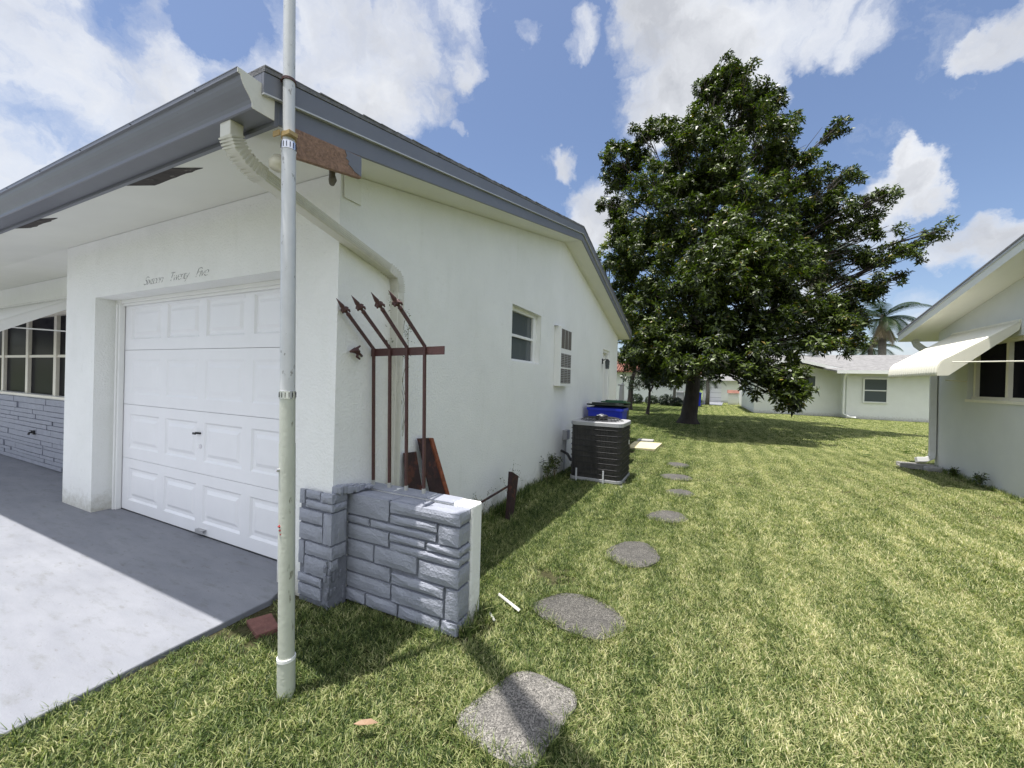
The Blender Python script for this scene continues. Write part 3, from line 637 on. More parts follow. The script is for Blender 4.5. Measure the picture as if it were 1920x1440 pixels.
# ------------------------------------------------------------------ flagpole
def pz(z): t_ = z/3.28; return Vector((-1.733-.099*t_, 1.25, z))
fp = empty('flagpole', (-1.733, 1.25, 0), 'tall weathered metal flagpole strapped to the roof corner and standing in the lawn', 'flagpole')
def seg(z0, z1, r0_, r1_=None, nm='tube', mt='pole', n=28): 
    return MB().tube([pz(z0), pz(z1)], [r0_, r1_ or r0_], n, cap=False).build(nm, M[mt], fp, smooth=False)
def smoothcyl(o):
    o.data.polygons.foreach_set('use_smooth', [len(p.vertices) == 4 for p in o.data.polygons]); return o
smoothcyl(seg(-.3, .175, .0385, nm='base_sleeve', mt='polelow')); smoothcyl(seg(.17, 1.18, .0352, nm='lower_tube', mt='polelow'))
smoothcyl(seg(1.175, 1.40, .0335, nm='joint_tube', mt='polelow')); smoothcyl(seg(1.40, 2.20, .0325, nm='middle_tube')); smoothcyl(seg(2.195, 2.60, .0310, nm='middle_tube')); smoothcyl(seg(2.59, 6.6, .0262, .0235, nm='upper_tube'))
b = MB(); b.tube([pz(.168), pz(.182)], .0405, 28); b.build('base_collar', M['white'], fp)
for z in (1.41, 2.585):
    c = MB(); c.tube([pz(z-.018), pz(z+.018)], .0355 if z < 2 else .0330, 28); h = c.build('hose_clamp', M['steel'], fp)
    c = MB()
    for k in range(14):
        a = k*2*math.pi/14; p = pz(z)+Vector((math.cos(a), math.sin(a), 0))*(.0348 if z < 2 else .0323); c.box(p.x-.0016, p.y-.0016, z-.012, p.x+.0016, p.y+.0016, z+.012)
    c.build('clamp_slot', M['black'], h)
b = MB(); p = pz(2.90); b.tube([p-Vector((0, 0, .006)), p+Vector((0, 0, .006))], .031, 24); b.tube([p+Vector((-.02, -.02, 0)), p+Vector((-.075, -.005, .0))], .006, 8); b.build('roof_strap', M['iron'], fp)
b = MB(); p = pz(2.635); b.tube([p-Vector((0, 0, .012)), p+Vector((0, 0, .010))], .0335, 24); b.box(p.x-.06, p.y-.04, 2.628, p.x-.015, p.y-.033, 2.652); b.box(p.x+.0, p.y-.034, 2.622, p.x+.05, p.y+.01, 2.640); b.build('brass_strap', M['gold'], fp)
b = MB(); p = pz(1.06); b.tube([p+Vector((-.008, -.028, 0)), p+Vector((-.012, -.046, 0))], .0085, 12); b.build('bolt', M['steel'], fp)
b = MB()
for k in range(3): p = pz(.80-.018*k)+Vector((.004*k-.003, -.0352, 0)); b.lathe([(.001, -.008+.002*k), (.008-.002*k, 0), (.001, .008-.002*k)], tuple(p), 10)
b.build('red_paint_drip', M['red'], fp)
b = MB(); p = pz(6.6); b.lathe([(.02, -.03), (.045, .0), (.05, .04), (.03, .08), (.005, .09)], tuple(p), 20); b.build('ball_finial', M['gold'], fp, smooth=True)
# the flag that flies above the frame (its shadow crosses the nearest stepping stone)
nu_, nv_ = 24, 10; V = []
dirf = Vector((.87, -.49, 0)); pl = Vector((.49, .87, 0))
for i in range(nu_+1):
    for j in range(nv_+1):
        u = i/nu_; v = j/nv_; p = pz(5.35+.9*v)+Vector((.026, -.01, 0))+dirf*(1.45*u)+pl*(.06*math.sin(u*9+v*1.5)*u)+Vector((0, 0, -.28*u*u)); V.append(tuple(p))
b = MB(); b.add(V, [(i*(nv_+1)+j, (i+1)*(nv_+1)+j, (i+1)*(nv_+1)+j+1, i*(nv_+1)+j+1) for i in range(nu_) for j in range(nv_)])
b.build('flag_cloth', M['white'], fp, smooth=True)

# ------------------------------------------------------------------ iron grille on the low wall
gr = empty('iron_grille', (-1.9, 2.15, .72), 'brown iron grille of four bent spear bars standing on the low stone wall', 'grille')
for xb, zt, dy, dz in [(-2.135, 1.712, -.325, .285), (-1.985, 1.715, -.345, .29), (-1.835, 1.722, -.33, .292), (-1.685, 1.728, -.345, .285)]:
    xt = xb-.02
    B0 = Vector((xb+.008, 2.172, .735)); B1 = Vector((xb, 2.15, zt)); tp = B1+Vector((0, dy, dz)); d = (tp-B1).normalized()
    e = B1+(tp-B1)*.70
    b = MB(); b.tube([B0, B1], 1, 4, sq=(.0085, .0085)); b.tube([B1-Vector((0, 0, .006)), e], 1, 4, sq=(.0085, .0085)); br = b.build('bar', M['iron'], gr)
    b = MB(); b.tube([e-d*.01, e+d*.012, e+d*.014, e+d*.03, e+d*.034, e+d*.05, e+d*.052, e+d*.075, e+d*.14], [.012, .014, .009, .009, .017, .017, .009, .015, .001], 12)
    for s_ in (-1, 1):
        q = e+d*.045; a = Vector((s_, 0, 0)); b.tube([q, q+a*.022+d*.008, q+a*.034-d*.004, q+a*.030-d*.018], [.008, .008, .008, .005], 8)
        dn = d.cross(Vector((1, 0, 0))); b.tube([q, q+dn*s_*.02+d*.006, q+dn*s_*.03-d*.006], [.008, .008, .005], 8)
    b.build('spear_tip', M['iron'], br, smooth=True)
    b = MB(); b.tube([B0-Vector((0, 0, .005)), B0+(B1-B0)*.035], 1, 4, sq=(.0092, .0092)); b.build('paint_spill', M['pvc'], br)
b = MB(); b.prism([(-2.21, 2.161, 1.655), (-1.535, 2.161, 1.667), (-1.535, 2.161, 1.722), (-2.21, 2.161, 1.708)], (0, .006, 0)); b.build('flat_rail', M['iron'], gr)
b = MB(); q = Vector((-2.135, 2.01, 1.672)); b.tube([q+Vector((-.03, .06, -.02)), q], .009, 8); b.tube([q, q+Vector((0, -.03, .012)), q+Vector((0, -.07, .0))], [.018, .02, .006], 10)
for s_ in (-1, 1): b.tube([q, q+Vector((.0, -.01, s_*.03)), q+Vector((.0, .015, s_*.045))], [.011, .010, .006], 8)
b.build('side_finial', M['iron'], gr, smooth=True)
# rusty scrap
def slab(name, pts, th, mt, label, cat, axis=(1, 0, 0), group=None):
    b = MB(); b.prism(pts, Vector(axis)*th); return tag(b.build(name, mt, bevel=.002), label, cat, group)
t1 = slab('scrap_plate', [(-2.00, 2.50, .02), (-1.97, 2.70, .02), (-2.145, 2.66, .90), (-2.150, 2.505, .91)], .006, M['rust'], 'dark rusty iron plate leaning against the wall, shorter left one of the pair', 'scrap metal')
o = slab('scrap_channel', [(-1.93, 2.80, .01), (-1.90, 3.02, .01), (-2.13, 2.80, 1.0), (-2.14, 2.66, 1.01)], .012, M['rust'], 'tall rusty iron channel with flaking orange edge leaning on the wall', 'scrap metal')
b = MB(); b.prism([(-1.918, 3.005, .01), (-1.90, 3.035, .01), (-2.115, 2.815, 1.0), (-2.13, 2.79, 1.0)], (.028, .004, 0)); b.build('flaking_edge', M['rustedge'], o, bevel=.003)
o = slab('rusty_post', [(-1.93, 3.93, -.05), (-1.93, 4.03, -.05), (-1.95, 4.20, .42), (-1.95, 4.03, .50)], .05, M['rust'], 'short rusty post leaning in weeds below the side window', 'scrap metal')
b = MB(); b.tube([(-2.05, 3.0, .22), (-1.94, 4.02, .34)], 1, 4, sq=(.012, .006)); tag(b.build('rusty_rod', M['rust']), 'thin rusty rod lying from the low wall up to the short leaning post', 'scrap metal')

# ------------------------------------------------------------------ condenser
ac = empty('condenser_unit', (-1.47, 6.5, 0), 'black outdoor air conditioner condenser with grey top on the grass by the house wall', 'air conditioner')
def rrect(x0, y0, x1, y1, r, n=6):
    P = []
    for cx, cy, a0 in [(x1-r, y0+r, -90), (x1-r, y1-r, 0), (x0+r, y1-r, 90), (x0+r, y0+r, 180)]:
        for k in range(n+1): a = R(a0+90*k/n); P.append((cx+r*math.cos(a), cy+r*math.sin(a)))
    return P
ax0, ay0, ax1, ay1 = -1.885, 6.05, -1.075, 6.88
def acmat():
    m = bpy.data.materials.new('condenser_coil'); m.use_nodes = True; t = NT(m.node_tree); m.node_tree.nodes.clear()
    P = t.n('ShaderNodeNewGeometry').outputs['Position']; s_ = t.n('ShaderNodeSeparateXYZ', i={0: P}).outputs
    v = t.math('SINE', t.math('MULTIPLY', t.math('ADD', s_[0], s_[1]), 330.))
    c = t.ramp(t.math('ADD', t.math('MULTIPLY', v, .3), t.noise(P, 8, 4)), [(.2, (.016, .015, .016)), (.9, (.07, .064, .060))])
    b = t.n('ShaderNodeBsdfPrincipled', i={'Base Color': c, 'Roughness': .6})
    t.set(b.inputs['Normal'], t.n('ShaderNodeBump', i={'Strength': .6, 'Distance': .004, 'Height': v}))
    t.n('ShaderNodeOutputMaterial', i={0: b}); return m
M['coil'] = acmat()
b = MB(); b.xy(rrect(ax0+.015, ay0+.015, ax1-.015, ay1-.015, .09), .06, .86); b.build('coil_body', M['coil'], ac)
b = MB(); b.xy(rrect(ax0, ay0, ax1, ay1, .10), .02, .065); b.build('base_pan', M['acgrey'], ac, bevel=.004)
top = rrect(ax0, ay0, ax1, ay1, .10); cx, cy = (ax0+ax1)/2, (ay0+ay1)/2; n = len(top); rr = .33
ci = [(cx+rr*math.cos(math.atan2(p[1]-cy, p[0]-cx)), cy+rr*math.sin(math.atan2(p[1]-cy, p[0]-cx))) for p in top]
b = MB(); b.add([(x, y, .865) for x, y in top]+[(x, y, .918) for x, y in top]+[(cx+(x-cx)*.97, cy+(y-cy)*.97, .925) for x, y in top]+[(x, y, .925) for x, y in ci]+[(x, y, .87) for x, y in ci],
    [(j*n+i, j*n+(i+1) % n, (j+1)*n+(i+1) % n, (j+1)*n+i) for j in range(4) for i in range(n)]+[(i, (i+1) % n, 4*n+(i+1) % n, 4*n+i) for i in range(n)])
b.build('top_cover', M['acgrey'], ac)
b = MB()
for k in range(28):
    a = 2*math.pi*k/28; b.tube([(cx+.34*math.cos(a), cy+.34*math.sin(a), .925), (cx+.26*math.cos(a+.12), cy+.26*math.sin(a+.12), .965), (cx+.08*math.cos(a+.35), cy+.08*math.sin(a+.35), .975)], .0035, 5)
for r_, z in [(.34, .925), (.30, .948), (.25, .967), (.19, .972), (.13, .975)]:
    b.tube([(cx+r_*math.cos(2*math.pi*k/36), cy+r_*math.sin(2*math.pi*k/36), z) for k in range(37)], .003, 5)
b.build('fan_guard', M['black'], ac)
b = MB(); b.lathe([(.09, 0), (.095, .02), (.095, .07), (.08, .085)], (cx, cy, .925), 20); b.build('fan_motor', M['black'], ac, smooth=False)
b = MB(); b.tube([(cx-.06, cy-.08, 1.0), (cx-.02, cy-.02, 1.018), (cx+.02, cy+.03, 1.014)], 1, 4, sq=(.014, .003)); b.build('motor_strap', M['white'], ac)
b = MB(); b.xy(rrect(cx-.3, cy-.3, cx+.3, cy+.3, .28), .862, .866); b.build('dark_well', M['black'], ac)
b = MB()
for k in range(9):
    z = .13+k*.085; P = rrect(ax0+.006, ay0+.006, ax1-.006, ay1-.006, .095, 5); P.append(P[0]); b.tube([(x, y, z) for x, y in P], .005, 6, cap=False)
for k in range(18):
    x = ax0+.06+k*.04; b.box(x, ay0+.004, .07, x+.0025, ay0+.007, .86)
for k in range(18):
    y = ay0+.06+k*.04; b.box(ax1-.007, y, .07, ax1-.004, y+.0025, .86)
b.build('wire_guard', M['black'], ac)
for x in (-1.77, -1.355): 
    b = MB(); b.box(x, ay0-.012, .0, x+.024, ay0-.003, .20); b.build('tie_down_strap', M['greylight'], ac)
b = MB(); b.box(-1.0755, 6.62, .55, -1.0735, 6.68, .62); b.build('spec_label', M['white'], ac)
MB().box(ax0-.02, ay0-.02, -.05, ax1+.02, ay1+.05, -.004).build('pad', M['concrete'], ac, bevel=.01)
b = MB(); b.tube([(-1.9, 6.2, .28), (-2.0, 6.35, .34), (-2.16, 6.5, .36)], .022, 10); b.build('insulated_line', M['black'], ac)
b = MB()
tag(MB().xy([(-1.62, 9.75), (-1.0, 9.86), (-.95, 11.0), (-1.62, 10.9)], -.02, .035).build('concrete_slab', M['yellowslab'], bevel=.006), 'flat pale yellow concrete slab in the lawn past the condenser', 'slab')
tag(MB().xy([(-1.6, 11.15), (-1.2, 11.2), (-1.2, 11.5), (-1.6, 11.45)], -.02, .05).build('rubble_stone', M['concrete'], bevel=.02), 'small grey stone beyond the pale yellow slab', 'stone')

# bins
def bin_(name, x0, y0, w_, d_, h, body, lid, label, lidz=0.06, tilt=0, base=.0):
    t = empty(name, (x0+w_/2, y0+d_/2, 0), label, 'bin')
    b = MB(); k = .86; cx, cy = x0+w_/2, y0+d_/2
    lo_ = rrect(cx-w_/2*k, cy-d_/2*k, cx+w_/2*k, cy+d_/2*k, .05, 4); up = rrect(x0, y0, x0+w_, y0+d_, .05, 4); n = len(up)
    b.add([(x, y, base+.05) for x, y in lo_]+[(x, y, base+h-.07) for x, y in up]+[(cx+(x-cx)*1.06, cy+(y-cy)*1.06, base+h-.07) for x, y in up]+[(cx+(x-cx)*1.06, cy+(y-cy)*1.06, base+h-.02) for x, y in up]+[(cx+(x-cx)*.97, cy+(y-cy)*.97, base+h-.02) for x, y in up]+[(cx+(x-cx)*.85, cy+(y-cy)*.85, base+.15) for x, y in up],
          [(j*n+i, j*n+(i+1) % n, (j+1)*n+(i+1) % n, (j+1)*n+i) for j in range(5) for i in range(n)]+[tuple(range(n)), tuple(range(5*n, 6*n))])
    b.build('bin_body', body, t)
    if lid:
        b = MB(); b.M = Matrix.Translation((cx, cy+d_/2, base+h)) @ Matrix.Rotation(tilt, 4, 'X')
        lp = rrect(-w_/2-.02, -d_-.02, w_/2+.02, .02, .05, 4); b.xy(lp, -.01, .02); b.xy(rrect(-w_/2+.06, -d_+.06, w_/2-.06, -.06, .05, 4), .021, .05)
        b.tube([(-w_/2, .03, 0), (w_/2, .03, 0)], .02, 8)
        b.build('bin_lid', lid, t, bevel=.004)
    for s_ in (-1, 1):
        b = MB(); b.tube([(cx+s_*(w_/2*.9), y0+d_*.9, base+.1), (cx+s_*(w_/2*.9+.05), y0+d_*.9, base+.1)], .1, 16); b.build('wheel', M['black'], t)
    return t
bin_('blue_recycling_bin', -2.07, 7.75, .68, .55, 1.065, M['blue'], M['dkbin'], 'blue plastic bin with dark lid between the condenser and the green bin', tilt=R(-4))
bin_('green_bin', -2.08, 9.0, .52, .60, 1.08, M['dkbin'], M['green'], 'dark green wheeled bin against the wall behind the blue bin', tilt=R(-3))
b = MB()
for k in range(4):
    a0 = random.uniform(-.2, .2); P = []
    for i in range(33):
        a = 2*math.pi*i/32; P.append((-2.03-.02*k, 11.25+.14*math.cos(a)+a0*.2, 1.05+.52*math.sin(a)-.03*k))
    b.tube(P, .012, 6, cap=False)
b.tube([(-2.15, 11.2, 1.5), (-1.98, 11.2, 1.5)], .02, 8); 
b.tube([(-2.08, 11.25, 0), (-2.08, 11.25, 1.5)], .025, 8)
tag(b.build('hose_reel', M['acgrey']), 'looped garden hose hanging on a stand at the far house corner', 'hose')

# ------------------------------------------------------------------ stepping stones
stones = [
 ([(-.95, 1.53), (-.90, 1.46), (-.72, 1.42), (-.57, 1.43), (-.54, 1.55), (-.50, 1.80), (-.54, 1.89), (-.72, 1.92), (-.85, 1.86), (-.90, 1.70)], 'nearest and largest speckled concrete stepping stone with a dark shadow across it'),
 ([(-1.0, 2.52), (-.95, 2.42), (-.75, 2.34), (-.55, 2.33), (-.42, 2.44), (-.40, 2.60), (-.55, 2.74), (-.84, 2.76)], 'chipped speckled stepping stone beside the low stone wall, second from the camera'),
 ([(-.76, 3.62), (-.70, 3.46), (-.48, 3.40), (-.33, 3.56), (-.32, 3.76), (-.46, 3.98), (-.64, 3.92)], 'third stepping stone from the camera, pale round one in green grass'),
 ([(-.58, 4.84), (-.46, 4.70), (-.22, 4.74), (-.13, 4.97), (-.24, 5.14), (-.42, 5.12)], 'fourth stepping stone from the camera with a straw fringe'),
 ([(-.48, 6.05), (-.34, 5.90), (-.16, 5.94), (-.09, 6.13), (-.20, 6.30), (-.38, 6.26)], 'fifth stepping stone from the camera, level with the condenser front'),
 ([(-.64, 7.07), (-.46, 6.90), (-.20, 6.98), (-.13, 7.19), (-.28, 7.36), (-.54, 7.30)], 'sixth stepping stone from the camera, second farthest'),
 ([(-.63, 8.21), (-.42, 7.95), (-.26, 8.06), (-.22, 8.34), (-.42, 8.50), (-.58, 8.42)], 'farthest small stepping stone in the row')]
def smoothpoly(P, n=3):
    Q = []
    for i in range(len(P)):
        p0, p1, p2, p3 = [np.array(P[(i+k-1) % len(P)]) for k in range(4)]
        for j in range(n):
            t_ = j/n; Q.append(tuple(.5*((2*p1)+(-p0+p2)*t_+(2*p0-5*p1+4*p2-p3)*t_**2+(-p0+3*p1-3*p2+p3)*t_**3)+np.array([random.uniform(-.006, .006), random.uniform(-.006, .006)])))
    return Q
SP = []
for P, lab in stones:
    Q = smoothpoly(P); SP.append(np.array(Q)); b = MB(); n = len(Q); c = np.mean(Q, 0)
    vs = [(x, y, -.04) for x, y in Q]+[(x, y, .012) for x, y in Q]+[tuple(c+(np.array((x, y))-c)*.93)+(.02,) for x, y in Q]+[(c[0], c[1], .024)]
    b.add(vs, [(j*n+i, j*n+(i+1) % n, (j+1)*n+(i+1) % n, (j+1)*n+i) for j in range(2) for i in range(n)]+[(2*n+i, 2*n+(i+1) % n, 3*n) for i in range(n)])
    tag(b.build('stepping_stone', M['stone' if len(SP) == 1 else 'stonedark'], smooth=False), lab, 'stepping stone', 'stepping stones through the lawn')
b = MB(); b.xy([(-2.46, 1.50), (-2.26, 1.44), (-2.22, 1.55), (-2.40, 1.62)], -.03, .018); tag(b.build('red_paver', M['brick'], bevel=.006), 'broken dull red paver half buried behind the flagpole foot', 'paver')
b = MB(); b.M = Matrix.Translation((-1.14, 2.42, .03)) @ Matrix.Rotation(-.35, 4, 'Z'); b.prism([(-.11, 0, 0), (.11, -.02, -.012), (.11, -.01, -.004), (-.11, .005, .010)], (0, .006, .003)); tag(b.build('plastic_strip', M['pvc']), 'broken white plastic strip in the grass by the low wall end', 'debris', 'plastic scraps')
b = MB(); b.M = Matrix.Translation((-1.17, 2.22, .025)) @ Matrix.Rotation(-.75, 4, 'Z'); b.box(-.05, 0, 0, .05, .014, .005); tag(b.build('plastic_scrap', M['pvc']), 'small dirty plastic scrap just in front of the longer white strip', 'debris', 'plastic scraps')
b = MB(); P0 = atz(685, 1357, .045)
b.M = Matrix.Translation(P0) @ Matrix.Rotation(.5, 4, 'Z'); b.add([(-.05, 0, .0), (-.02, .014, .006), (.02, .012, .012), (.055, 0, .004), (.02, -.014, .008), (-.02, -.012, .004), (0, 0, -.002)], [(0, 1, 6), (1, 2, 6), (2, 3, 6), (3, 4, 6), (4, 5, 6), (5, 0, 6)])
tag(b.build('fallen_leaf', M['dryleaf']), 'dry orange brown leaf lying on the grass in the foreground', 'leaf')

for k in range(5):
    P0 = Vector((random.uniform(-.5, 5), random.uniform(11.5, 17), .045)); b = MB(); b.M = Matrix.Translation(P0) @ Matrix.Rotation(random.uniform(0, 6), 4, 'Z') @ Matrix.Rotation(.3, 4, 'X') @ Matrix.Diagonal((2.0, 2.0, 1.6, 1))
    b.add([(-.05, 0, .0), (-.02, .014, .006), (.02, .012, .012), (.055, 0, .004), (.02, -.014, .008), (-.02, -.012, .004), (0, 0, -.002)], [(0, 1, 6), (1, 2, 6), (2, 3, 6), (3, 4, 6), (4, 5, 6), (5, 0, 6)])
    tag(b.build('shed_leaf', M['leafy']), 'small yellow shed leaf on the lawn before the big tree', 'leaf', 'shed leaves near the big tree')

# ------------------------------------------------------------------ the neighbour's house on the right
HX = 4.2
h2 = empty('neighbour_house', (9, 5, 0), "white stucco neighbour house at the right edge with a cream awning over its window", 'house')
S2 = .225; R2Y = 6.2; HB = 10.95; HF = 1.4
def sof2(y): return 2.735+S2*(HB-max(y, 2*R2Y-y))
b = MB(); T = .2; hx0, hx1 = HX, HX+T
def s2(b, y0, y1, z0, z1=None):
    if z1: b.box(hx0, y0, z0, hx1, y1, z1); return
    pts = [(y0, z0), (y1, z0), (y1, sof2(y1)-.004)]
    if y0 < R2Y < y1: pts.append((R2Y, sof2(R2Y)-.004))
    pts.append((y0, sof2(y0)-.004)); b.yz(pts, hx0, hx1)
w0, w1, wz0, wz1 = 7.75, 9.93, 1.42, 2.40
s2(b, w1, HB, -.2); s2(b, w0, w1, -.2, wz0); s2(b, w0, w1, wz1); s2(b, HF, w0, -.2)
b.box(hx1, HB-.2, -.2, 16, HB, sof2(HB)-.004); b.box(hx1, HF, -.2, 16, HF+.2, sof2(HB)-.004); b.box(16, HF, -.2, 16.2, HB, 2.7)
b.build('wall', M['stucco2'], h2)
X2 = 3.76; r0, r1 = 2*R2Y-11.48, 11.48
def rt2(y): return sof2(y)+.16
b = MB(); b.yz([(r0, sof2(r0)), (R2Y, sof2(R2Y)), (r1, sof2(r1)), (r1, sof2(r1)+.02), (R2Y, sof2(R2Y)+.02), (r0, sof2(r0)+.02)], X2+.02, 16.4); b.build('soffit', M['soffit'], h2)
b = MB(); b.yz([(r0-.03, rt2(r0)-.015), (R2Y, rt2(R2Y)-.01), (r1+.03, rt2(r1)-.015), (r1+.03, rt2(r1)+.01), (R2Y, rt2(R2Y)+.015), (r0-.03, rt2(r0)+.01)], X2-.02, 16.4)
y = r0
while y < r1: b.box(X2-.03-random.uniform(0, .01), y, rt2(y)+.0, X2+.3, y+.13, rt2(y)+.02+random.uniform(0, .006)) if 0 else None; y += .145
b.build('roof', M['shingle'], h2)
b = MB(); b.yz([(r0, rt2(r0)-.17), (R2Y, rt2(R2Y)-.17), (r1, rt2(r1)-.17), (r1, rt2(r1)-.05), (R2Y, rt2(R2Y)-.05), (r0, rt2(r0)-.05)], X2, X2+.018); b.box(X2, r1, rt2(r1)-.175, 16.4, r1+.02, rt2(r1)-.016); b.build('fascia', M['soffit'], h2)
b = MB(); b.yz([(r0, rt2(r0)-.05), (R2Y, rt2(R2Y)-.05), (r1, rt2(r1)-.05), (r1, rt2(r1)-.012), (R2Y, rt2(R2Y)-.012), (r0, rt2(r0)-.012)], X2-.012, X2); b.build('drip_edge', M['greylight'], h2)
w2 = MB().box(HX+.12, w0, wz0, HX+.13, w1, wz1).build('window', M['glassporch'], h2)
b = MB(); b.box(HX+.06, w0, wz1-.06, HX+.12, w1, wz1); b.box(HX+.06, w0, wz0, HX+.12, w1, wz0+.05)
for yy in (w1-.09, w1-.93, w0+.62, w0): b.box(HX+.065, yy, wz0+.05, HX+.12, yy+.06, wz1-.06)
b.box(HX-.015, w0-.02, wz0-.05, HX+.06, w1+.02, wz0-.001)
b.build('window_frame', M['cream'], w2)
awning(h2, M['awning'], (.0, 2.60), (.78, 2.06), (.90, 1.79), 8.62, 10.46, lambda o_, a, z_: (HX-o_, a, z_), 22, [((.74, 8.58, 2.0), (.03, 6.9, 1.93)), ((.30, 9.9, 1.75), (.02, 9.9, 1.73))])
# downspout and elbow on the corner
b = MB(); b.tube([(4.02, 11.44, 2.72), (4.02, 11.44, 2.60), (4.03, 11.40, 2.53), (4.08, 11.25, 2.42), (4.12, 11.05, 2.34), (4.135, 10.99, 2.28), (4.14, 10.95, 2.2), (4.14, 10.90, .32), (4.12, 10.88, .22), (4.02, 10.86, .17), (3.88, 10.84, .16)], 1, 4, sq=(.05, .05)); b.build('downspout', M['dsgrey'], h2, bevel=.01)
b = MB(); b.xy([(3.6, 10.72), (4.12, 10.62), (4.15, 10.85), (3.6, 10.92)], -.02, .04); b.xy([(3.6, 10.72), (4.12, 10.62), (4.12, 10.66), (3.6, 10.76)], .04, .09); b.xy([(3.6, 10.88), (4.15, 10.81), (4.15, 10.85), (3.6, 10.92)], .04, .09)
tag(b.build('splash_block', M['concrete'], bevel=.006), 'pale concrete splash block under the downspout of the right house', 'splash block')
b = MB(); b.xy(rrect(3.88, 10.42, 4.14, 10.58, .05), -.02, .09); tag(b.build('utility_cap', M['concrete'], bevel=.03), 'rounded concrete lump at the foot of the right house corner', 'stone')

# ------------------------------------------------------------------ house across the back lawn
h3 = empty('rear_house', (9, 31, 0), 'low white house with a pale shingle roof across the back lawn', 'house')
YA, YBk = 29.0, 28.0
XA0 = at(1414, 740, YA).x; XA1 = at(1577, 740, YA).x; XB0 = at(1590, 740, YBk).x; XB1 = 22.0
zA0 = at(1483, 673, YA).z; zA1 = at(1580, 694, YA).z; XP = at(1483, 673, YA).x
b = MB(); zt = zA1-.12
b.xz([(XA0, -.3), (XA1, -.3), (XA1, zt), (XP, zA0-.15), (XA0, zt+.05)], YA, YA+.3)
b.box(XA0, YA+.3, -.3, XA0+.25, YA+12, zt)
zB = at(1640, 700, YBk).z
b.box(XA1, YBk, -.3, XB1, YBk+.3, zB); b.box(XA1, YBk+.3, -.3, XA1+.2, YA+.0, zB)
b.build('wall', M['stucco'], h3)
b = MB(); zR = zB+1.45
b.add([(XA0-.7, YA-.7, zt+.02), (XP, YA-.7, zA0+.0), (XA1+.3, YA-.7, zA1), (XA0-.7, YA+9, zt+.02), (XP, YA+9, zA0+.05), (XA1+.3, YA+9, zA1)], [(0, 1, 4, 3), (1, 2, 5, 4)])
b.add([(XA1-.6, YBk-.6, zB+.12), (XB1+.5, YBk-.6, zB+.12), (XB1+.5, YBk+6.5, zR), (XA1-3.8, YBk+6.5, zR), (XB1+.5, YBk+13, zB+.12), (XA1-3.8, YBk+13, zB+.12)], [(0, 1, 2, 3), (3, 2, 4, 5)])
rf = b.build('roof', M['shingle3'], h3); sm = rf.modifiers.new('s', 'SOLIDIFY'); sm.thickness = .08
b = MB(); b.box(XA1-.6, YBk-.66, zB-.05, XB1+.5, YBk-.62, zB+.13)
b.prism([(XA0-.7, YA-.75, zt-.12), (XP, YA-.75, zA0-.14), (XA1+.0, YA-.75, zA1-.14), (XA1+.0, YA-.75, zA1+.03), (XP, YA-.75, zA0+.03), (XA0-.7, YA-.75, zt+.04)], (0, .04, 0))
b.build('fascia', M['white'], h3)
def winp(parent, x0, y0, x1, y1, Y, mull='h', gl='glassgrey'):
    A = at(x0, y0, Y); B = at(x1, y1, Y); ww = MB().box(A.x, Y-.03, B.z, B.x, Y-.02, A.z).build('window', M[gl], parent)
    b = MB(); f_ = .07
    b.box(A.x-f_, Y-.07, A.z, B.x+f_, Y-.015, A.z+f_); b.box(A.x-f_, Y-.07, B.z-f_, B.x+f_, Y-.015, B.z); b.box(A.x-f_, Y-.07, B.z, A.x, Y-.015, A.z); b.box(B.x, Y-.07, B.z, B.x+f_, Y-.015, A.z)
    if mull == 'h': b.box(A.x, Y-.06, (A.z+B.z)/2-.03, B.x, Y-.031, (A.z+B.z)/2+.03)
    b.build('window_frame', M['white'], ww)
winp(h3, 1621, 711, 1661, 754, YBk); winp(h3, 1500, 705, 1528, 724, YA, None)
A = at(1583, 700, YBk-.1); b = MB(); b.tube([(A.x, YBk-.5, zB), (A.x, YBk-.15, zB-.35), (A.x, YBk-.12, .25), (A.x+.25, YBk-.3, .1), (A.x+.5, YBk-.35, .08)], .05, 8); b.build('downspout', M['white'], h3)
b = MB(); A = at(1680, 683, 31); b.box(A.x-.25, 31, A.z-.1, A.x+.25, 31.4, A.z+.12); b.build('roof_vent', M['white'], h3)
# far house with red tiles, far white garage, red-capped wall
h4 = empty('tiled_house', (-4, 42, 0), 'white house with red clay tile roof half hidden behind the trees', 'house')
A = at(1150, 700, 38); B = at(1300, 760, 38)
MB().box(A.x-6, 38, -.3, B.x, 46, 2.75).build('wall', M['stucco'], h4)
b = MB(); b.add([(A.x-7, 37.3, 2.7), (B.x+.7, 37.3, 2.7), (B.x+.7, 46.7, 2.7), (A.x-7, 46.7, 2.7), (A.x-3, 42, 4.6), (B.x-3, 42, 4.6)], [(0, 1, 5, 4), (1, 2, 5), (2, 3, 4, 5), (3, 0, 4), (0, 3, 2, 1)])
for k in range(60):
    x = A.x-6.8+k*((B.x-A.x+7.2)/60); t_ = min(1, max(0, min((x-A.x+7)/4, (B.x+.7-x)/3.7))); b.tube([(x, 37.25, 2.76), (x, 37.25+4.75*t_, 2.76+1.85*t_)], .09, 6)
b.build('tile_roof', M['tile'], h4)
h5 = empty('far_garage', (2, 48, 0), 'small far white garage seen under the big tree', 'garage')
A = at(1318, 712, 46); B = at(1378, 758, 46)
MB().box(A.x, 46, -.3, B.x+3, 52, A.z).build('wall', M['stucco'], h5)
b = MB(); b.add([(A.x-.6, 45.3, A.z-.05), (B.x+3.6, 45.3, A.z-.05), (B.x+3.6, 49, A.z+.9), (A.x-.6, 49, A.z+.9), (A.x-.6, 52.6, A.z), (B.x+3.6, 52.6, A.z)], [(0, 1, 2, 3), (3, 2, 5, 4)]); b.build('roof', M['shingle3'], h5)
